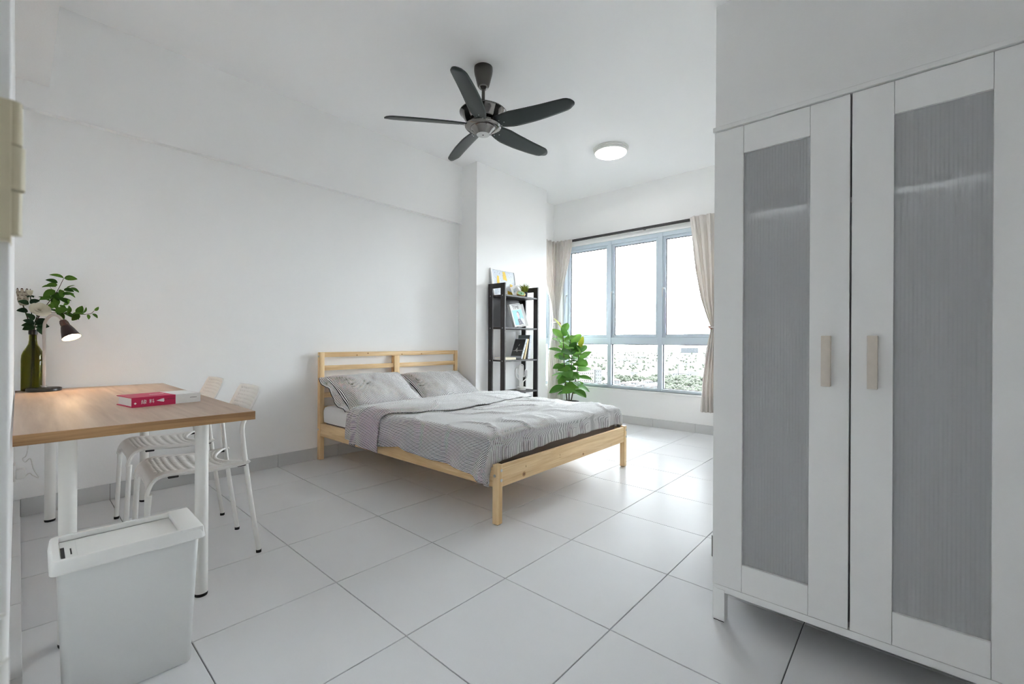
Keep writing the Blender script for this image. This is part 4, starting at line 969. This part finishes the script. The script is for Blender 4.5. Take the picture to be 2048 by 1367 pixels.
hub = MB().lathe([(.086, 2.540), (.088, 2.532), (.084, 2.527), (.076, 2.520), (.050, 2.492), (.047, 2.489)], 32).build('hub_cap', M['gun'], fan, smooth=True, angle=20)
MB().lathe([(.047, 2.490), (.046, 2.4865)], 32).build('hub_plate', M['screw'], hub, smooth=True)
MB().lathe([(.006, 2.4868), (.006, 2.485)], 12).build('hub_screw', M['black_plastic'], hub, smooth=True)
def blade_pt(u, v):
    r = lerp(.10, .665, v); k = 2 * u - 1
    hw = interp([(0, .040), (.10, .054), (.22, .064), (.5, .062), (.8, .055), (.93, .050), (.975, .042), (1, .030)], v)
    yc = .012 * sin(v * pi) ; y = yc + hw * k
    tilt = lerp(.36, .24, v)
    z = -tan_(tilt) * y - .006 * (1 - k * k) * 0 + .010 * k * k * .5
    return (r + (.02 * (1 - k * k) if v == 1 else 0), y, 2.553 + z)
tan_ = math.tan
blade0 = MB().grid(blade_pt, 8, 26).build('fan_blade', M['blade'], fan, smooth=True, angle=60, solid=.006)
def screws(par):
    for x, y in ((.135, -.022), (.135, .022), (.165, 0)): MB().lathe([(.0042, 0), (.0042, -.0022)], 8, (x, y + .008, 2.5495 - tan_(.33) * (y + .008))).build('blade_screw', M['screw'], par, smooth=True)
screws(blade0)
for k, a in enumerate((-147.5, -75.5, -3.5, 68.5, 140.5)):
    bl = blade0 if k == 0 else copy_tree(blade0, fan)
    bl.rotation_euler = (0, 0, R(a))

cl = thing('ceiling_light', 'round lit white flush ceiling light with ribbed rim', 'ceiling light', (3.985, 2.245, 0))
MB().lathe([(.176, CEIL), (.176, 2.958), (.170, 2.956), (.172, 2.953), (.172, 2.946), (.166, 2.944), (.168, 2.941), (.168, 2.934), (.161, 2.932), (.162, 2.929), (.162, 2.922), (.150, 2.918)], 56).build('rim', M['white_plastic'], cl, smooth=True, angle=25)
MB().lathe([(.1545, 2.9235), (.150, 2.914), (.13, 2.908), (.06, 2.904), (.004, 2.903)], 48).build('diffuser', M['diff'], cl, smooth=True)

# ================================================================== OUTSIDE: a town far below
GZ = -95.0
M['ground'] = plain('town_ground', (.036, .0355, .035), .95, var=.25, vscale=.004)
M['field'] = plain('grass_field', (.028, .031, .021), .95, var=.2, vscale=.02)
M['tree'] = plain('tree_crowns', (.0245, .0295, .0185), .9, var=.45, vscale=.06)
M['roof_red'] = plain('red_roof_tiles', (.036, .0195, .0175), .8, var=.15, vscale=.2)
M['cream_wall'] = plain('cream_render', (.068, .062, .055), .85)
M['white_wall'] = plain('white_render', (.066, .066, .066), .85)
M['grey_roof'] = plain('grey_sheet_roof', (.027, .027, .028), .7)
M['blue_roof'] = plain('blue_metal_roof', (.019, .0225, .026), .5)
M['far_window'] = plain('far_window_glass', (0.0079, 0.0092, 0.0112), .25)
gr = MB().add([(40, -9000, GZ), (12000, -9000, GZ), (12000, 12000, GZ), (40, 12000, GZ)], [(0, 1, 2, 3)]).build('ground', M['ground']); gr['kind'] = 'stuff'
tag(gr, 'pale hazy town ground far below the window', 'ground')
def far(px, D, z=0):
    d = cf + cr * ((px - 1024) / FPX); d = Vector((d.x, d.y, 0)); d = d * D; return Vector((d.x, d.y, GZ + z))
def building(name, label, px, D, w_, dp, h, wallm, roofm, roof='hip', rows=0, cols=0, rz=0, group=None, wh=1.6, ww=1.4, cat='building'):
    o = thing(name, label, cat, far(px, D), rz + YAW, group)
    MB().box((-dp/2, -w_/2, 0), (dp/2, w_/2, h)).build('wall', M[wallm], o)
    e = .6
    if roof == 'hip':
        r = min(dp, w_) * .28; q = max(0, w_/2 - dp/2)
        MB().add([(-dp/2-e, -w_/2-e, h), (dp/2+e, -w_/2-e, h), (dp/2+e, w_/2+e, h), (-dp/2-e, w_/2+e, h), (0, -q, h + r), (0, q, h + r)], [(0, 1, 4), (1, 2, 5, 4), (2, 3, 5), (3, 0, 4, 5), (3, 2, 1, 0)]).build('roof', M[roofm], o)
    else: MB().box((-dp/2-e, -w_/2-e, h), (dp/2+e, w_/2+e, h + .8)).build('roof', M[roofm], o)
    me = None
    for r_ in range(rows):
        for c_ in range(cols):
            y = -w_/2 + w_ * (c_ + .5) / cols; z = h * (r_ + .6) / (rows + .2)
            if me is None: q = MB().box((-.15, -ww/2, -wh/2), (.1, ww/2, wh/2)).build('window', M['far_window'], o); me = q.data
            else: q = bpy.data.objects.new('window', me); col.objects.link(q); q.parent = o
            q.location = (-dp/2, y, z)
    return o
building('apartment_block', 'long cream apartment block with a red hip roof', 1166, 900, 40, 22, 46, 'cream_wall', 'roof_red', rows=6, cols=10, wh=2.0, ww=1.8)
building('apartment_block', 'narrow white stair tower beside the cream apartment block', 1196, 905, 13, 14, 41, 'white_wall', 'roof_red', rows=6, cols=3, wh=1.6, ww=1.3)
building('office_block', 'wide blue-grey office block far beyond the trees', 1377, 4300, 165, 60, 48, 'blue_roof', 'blue_roof', 'flat', rows=3, cols=12, wh=6, ww=6)
random.seed(8)
houses = [(1262, 905, 22, 12, 8), (1284, 930, 20, 12, 9), (1240, 880, 24, 14, 7), (1302, 900, 18, 13, 11), (1272, 985, 20, 12, 8), (1250, 960, 18, 12, 8), (1296, 1020, 20, 12, 8), (1232, 1040, 20, 14, 8), (1308, 870, 18, 12, 12)]
for px, D, w_, dp, h in houses:
    building('house', {12: 'narrow tallest', 11: 'tall', 9: 'square mid-sized', 7: 'widest lowest'}.get(h, 'low') + ' red-roofed white house among trees below the window', px, D, w_, dp, h, 'white_wall', 'roof_red', rows=2, cols=3, rz=random.uniform(-.5, .5), group='red-roofed houses below the window', cat='house')
wall_word = {'white_wall': 'white', 'cream_wall': 'cream'}; roof_word = {'grey_roof': 'grey', 'blue_roof': 'blue-grey', 'roof_red': 'reddish'}
for row, D in enumerate((1330, 1950, 2350, 2850, 3450, 4250, 5200)):
    px = 1146 + 9 * (row % 3)
    while px < 1405:
        w_ = random.uniform(.010, .026) * D * random.uniform(.8, 1.2); step = w_ / D * FPX * 1.15
        wm, rm = random.choice(('white_wall', 'cream_wall')), random.choice(('grey_roof', 'grey_roof', 'blue_roof', 'roof_red'))
        if not (row == 5 and px > 1330):
            building('warehouse', '%s %s warehouse with %s flat roof on the distant plain' % ('long' if w_ > .02 * D else 'short', wall_word[wm], roof_word[rm]), px + step / 2, D, w_, random.uniform(20, 34), random.uniform(6, 13), wm, rm, 'flat', group='warehouses on the plain')
        px += step + random.uniform(18, 75)
building('terrace_row', 'row of low flats with dark windows behind the trees', 1365, 1230, 60, 14, 12, 'white_wall', 'cream_wall', 'flat', rows=2, cols=9, wh=1.8, ww=2.2)
mst = thing('radio_mast', 'thin dark lattice mast above the tree crowns', 'mast', far(1357, 1150))
MB().tube([(0, 0, 0), (0, 0, 46)], [1.0, .5], 6).build('mast_pole', M['far_window'], mst)
for z in (34, 40, 44): MB().box((-1.8, -2.2, z), (1.8, 2.2, z + 1.2)).build('antenna_ring', M['far_window'], mst)
def tree_stuff(label, spec, seed):
    random.seed(seed); b = MB()
    for px0, px1, D0, D1, n, r0, r1 in spec:
        for k in range(n):
            c = far(random.uniform(px0, px1), random.uniform(D0, D1)); r = random.uniform(r0, r1)
            for q_ in range(9):
                a = random.uniform(0, 2 * pi); rr = r * random.uniform(0, .75); h = r * random.uniform(.5, 1.5) * (1 - .35 * rr / r); s_ = r * random.uniform(.22, .5)
                cx, cy_, cz = c.x + rr * cos(a), c.y + rr * sin(a), GZ + h; vs = []
                for i, el in enumerate((-.9, -.2, .6)):
                    for j in range(6):
                        an = 2 * pi * (j + .5 * i) / 6; m_ = s_ * cos(el) * random.uniform(.75, 1.25); vs.append((cx + m_ * cos(an), cy_ + m_ * sin(an), cz + s_ * sin(el) * random.uniform(.7, 1.2)))
                vs.append((cx, cy_, cz + s_ * random.uniform(.9, 1.2)))
                b.add(vs, [(i*6+j, i*6+(j+1) % 6, (i+1)*6+(j+1) % 6, (i+1)*6+j) for i in range(2) for j in range(6)] + [(12 + j, 12 + (j+1) % 6, 18) for j in range(6)])
    o = b.build('tree_canopy', M['tree']); o['kind'] = 'stuff'; return tag(o, label, 'trees')
tree_stuff('green mass of tree crowns below the right part of the window', [(1322, 1430, 780, 900, 130, 5, 9), (1325, 1430, 940, 1180, 120, 6, 11), (1318, 1350, 860, 1120, 30, 5, 8)], 4)
tree_stuff('scattered tree clumps among the roofs and over the plain', [(1230, 1318, 1060, 1190, 46, 5, 9), (1205, 1240, 1080, 1160, 16, 4, 7), (1205, 1225, 850, 1000, 12, 4, 6), (1150, 1220, 1420, 1860, 30, 4, 8), (1225, 1420, 1420, 1880, 50, 4, 7), (1150, 1420, 2000, 2300, 40, 5, 8), (1150, 1420, 2450, 2800, 40, 5, 8), (1150, 1420, 2950, 3400, 40, 5, 8), (1150, 1420, 3600, 4100, 36, 6, 9), (1100, 1140, 850, 1500, 40, 6, 10)], 9)
fd_ = MB().add([tuple(far(1120, 1500, .4)), tuple(far(1440, 1350, .4)), tuple(far(1440, 1750, .4)), tuple(far(1120, 1850, .4))], [(0, 1, 2, 3)]).build('field', M['field']); tag(fd_, 'pale green field strip across the plain', 'field'); fd_['kind'] = 'stuff'
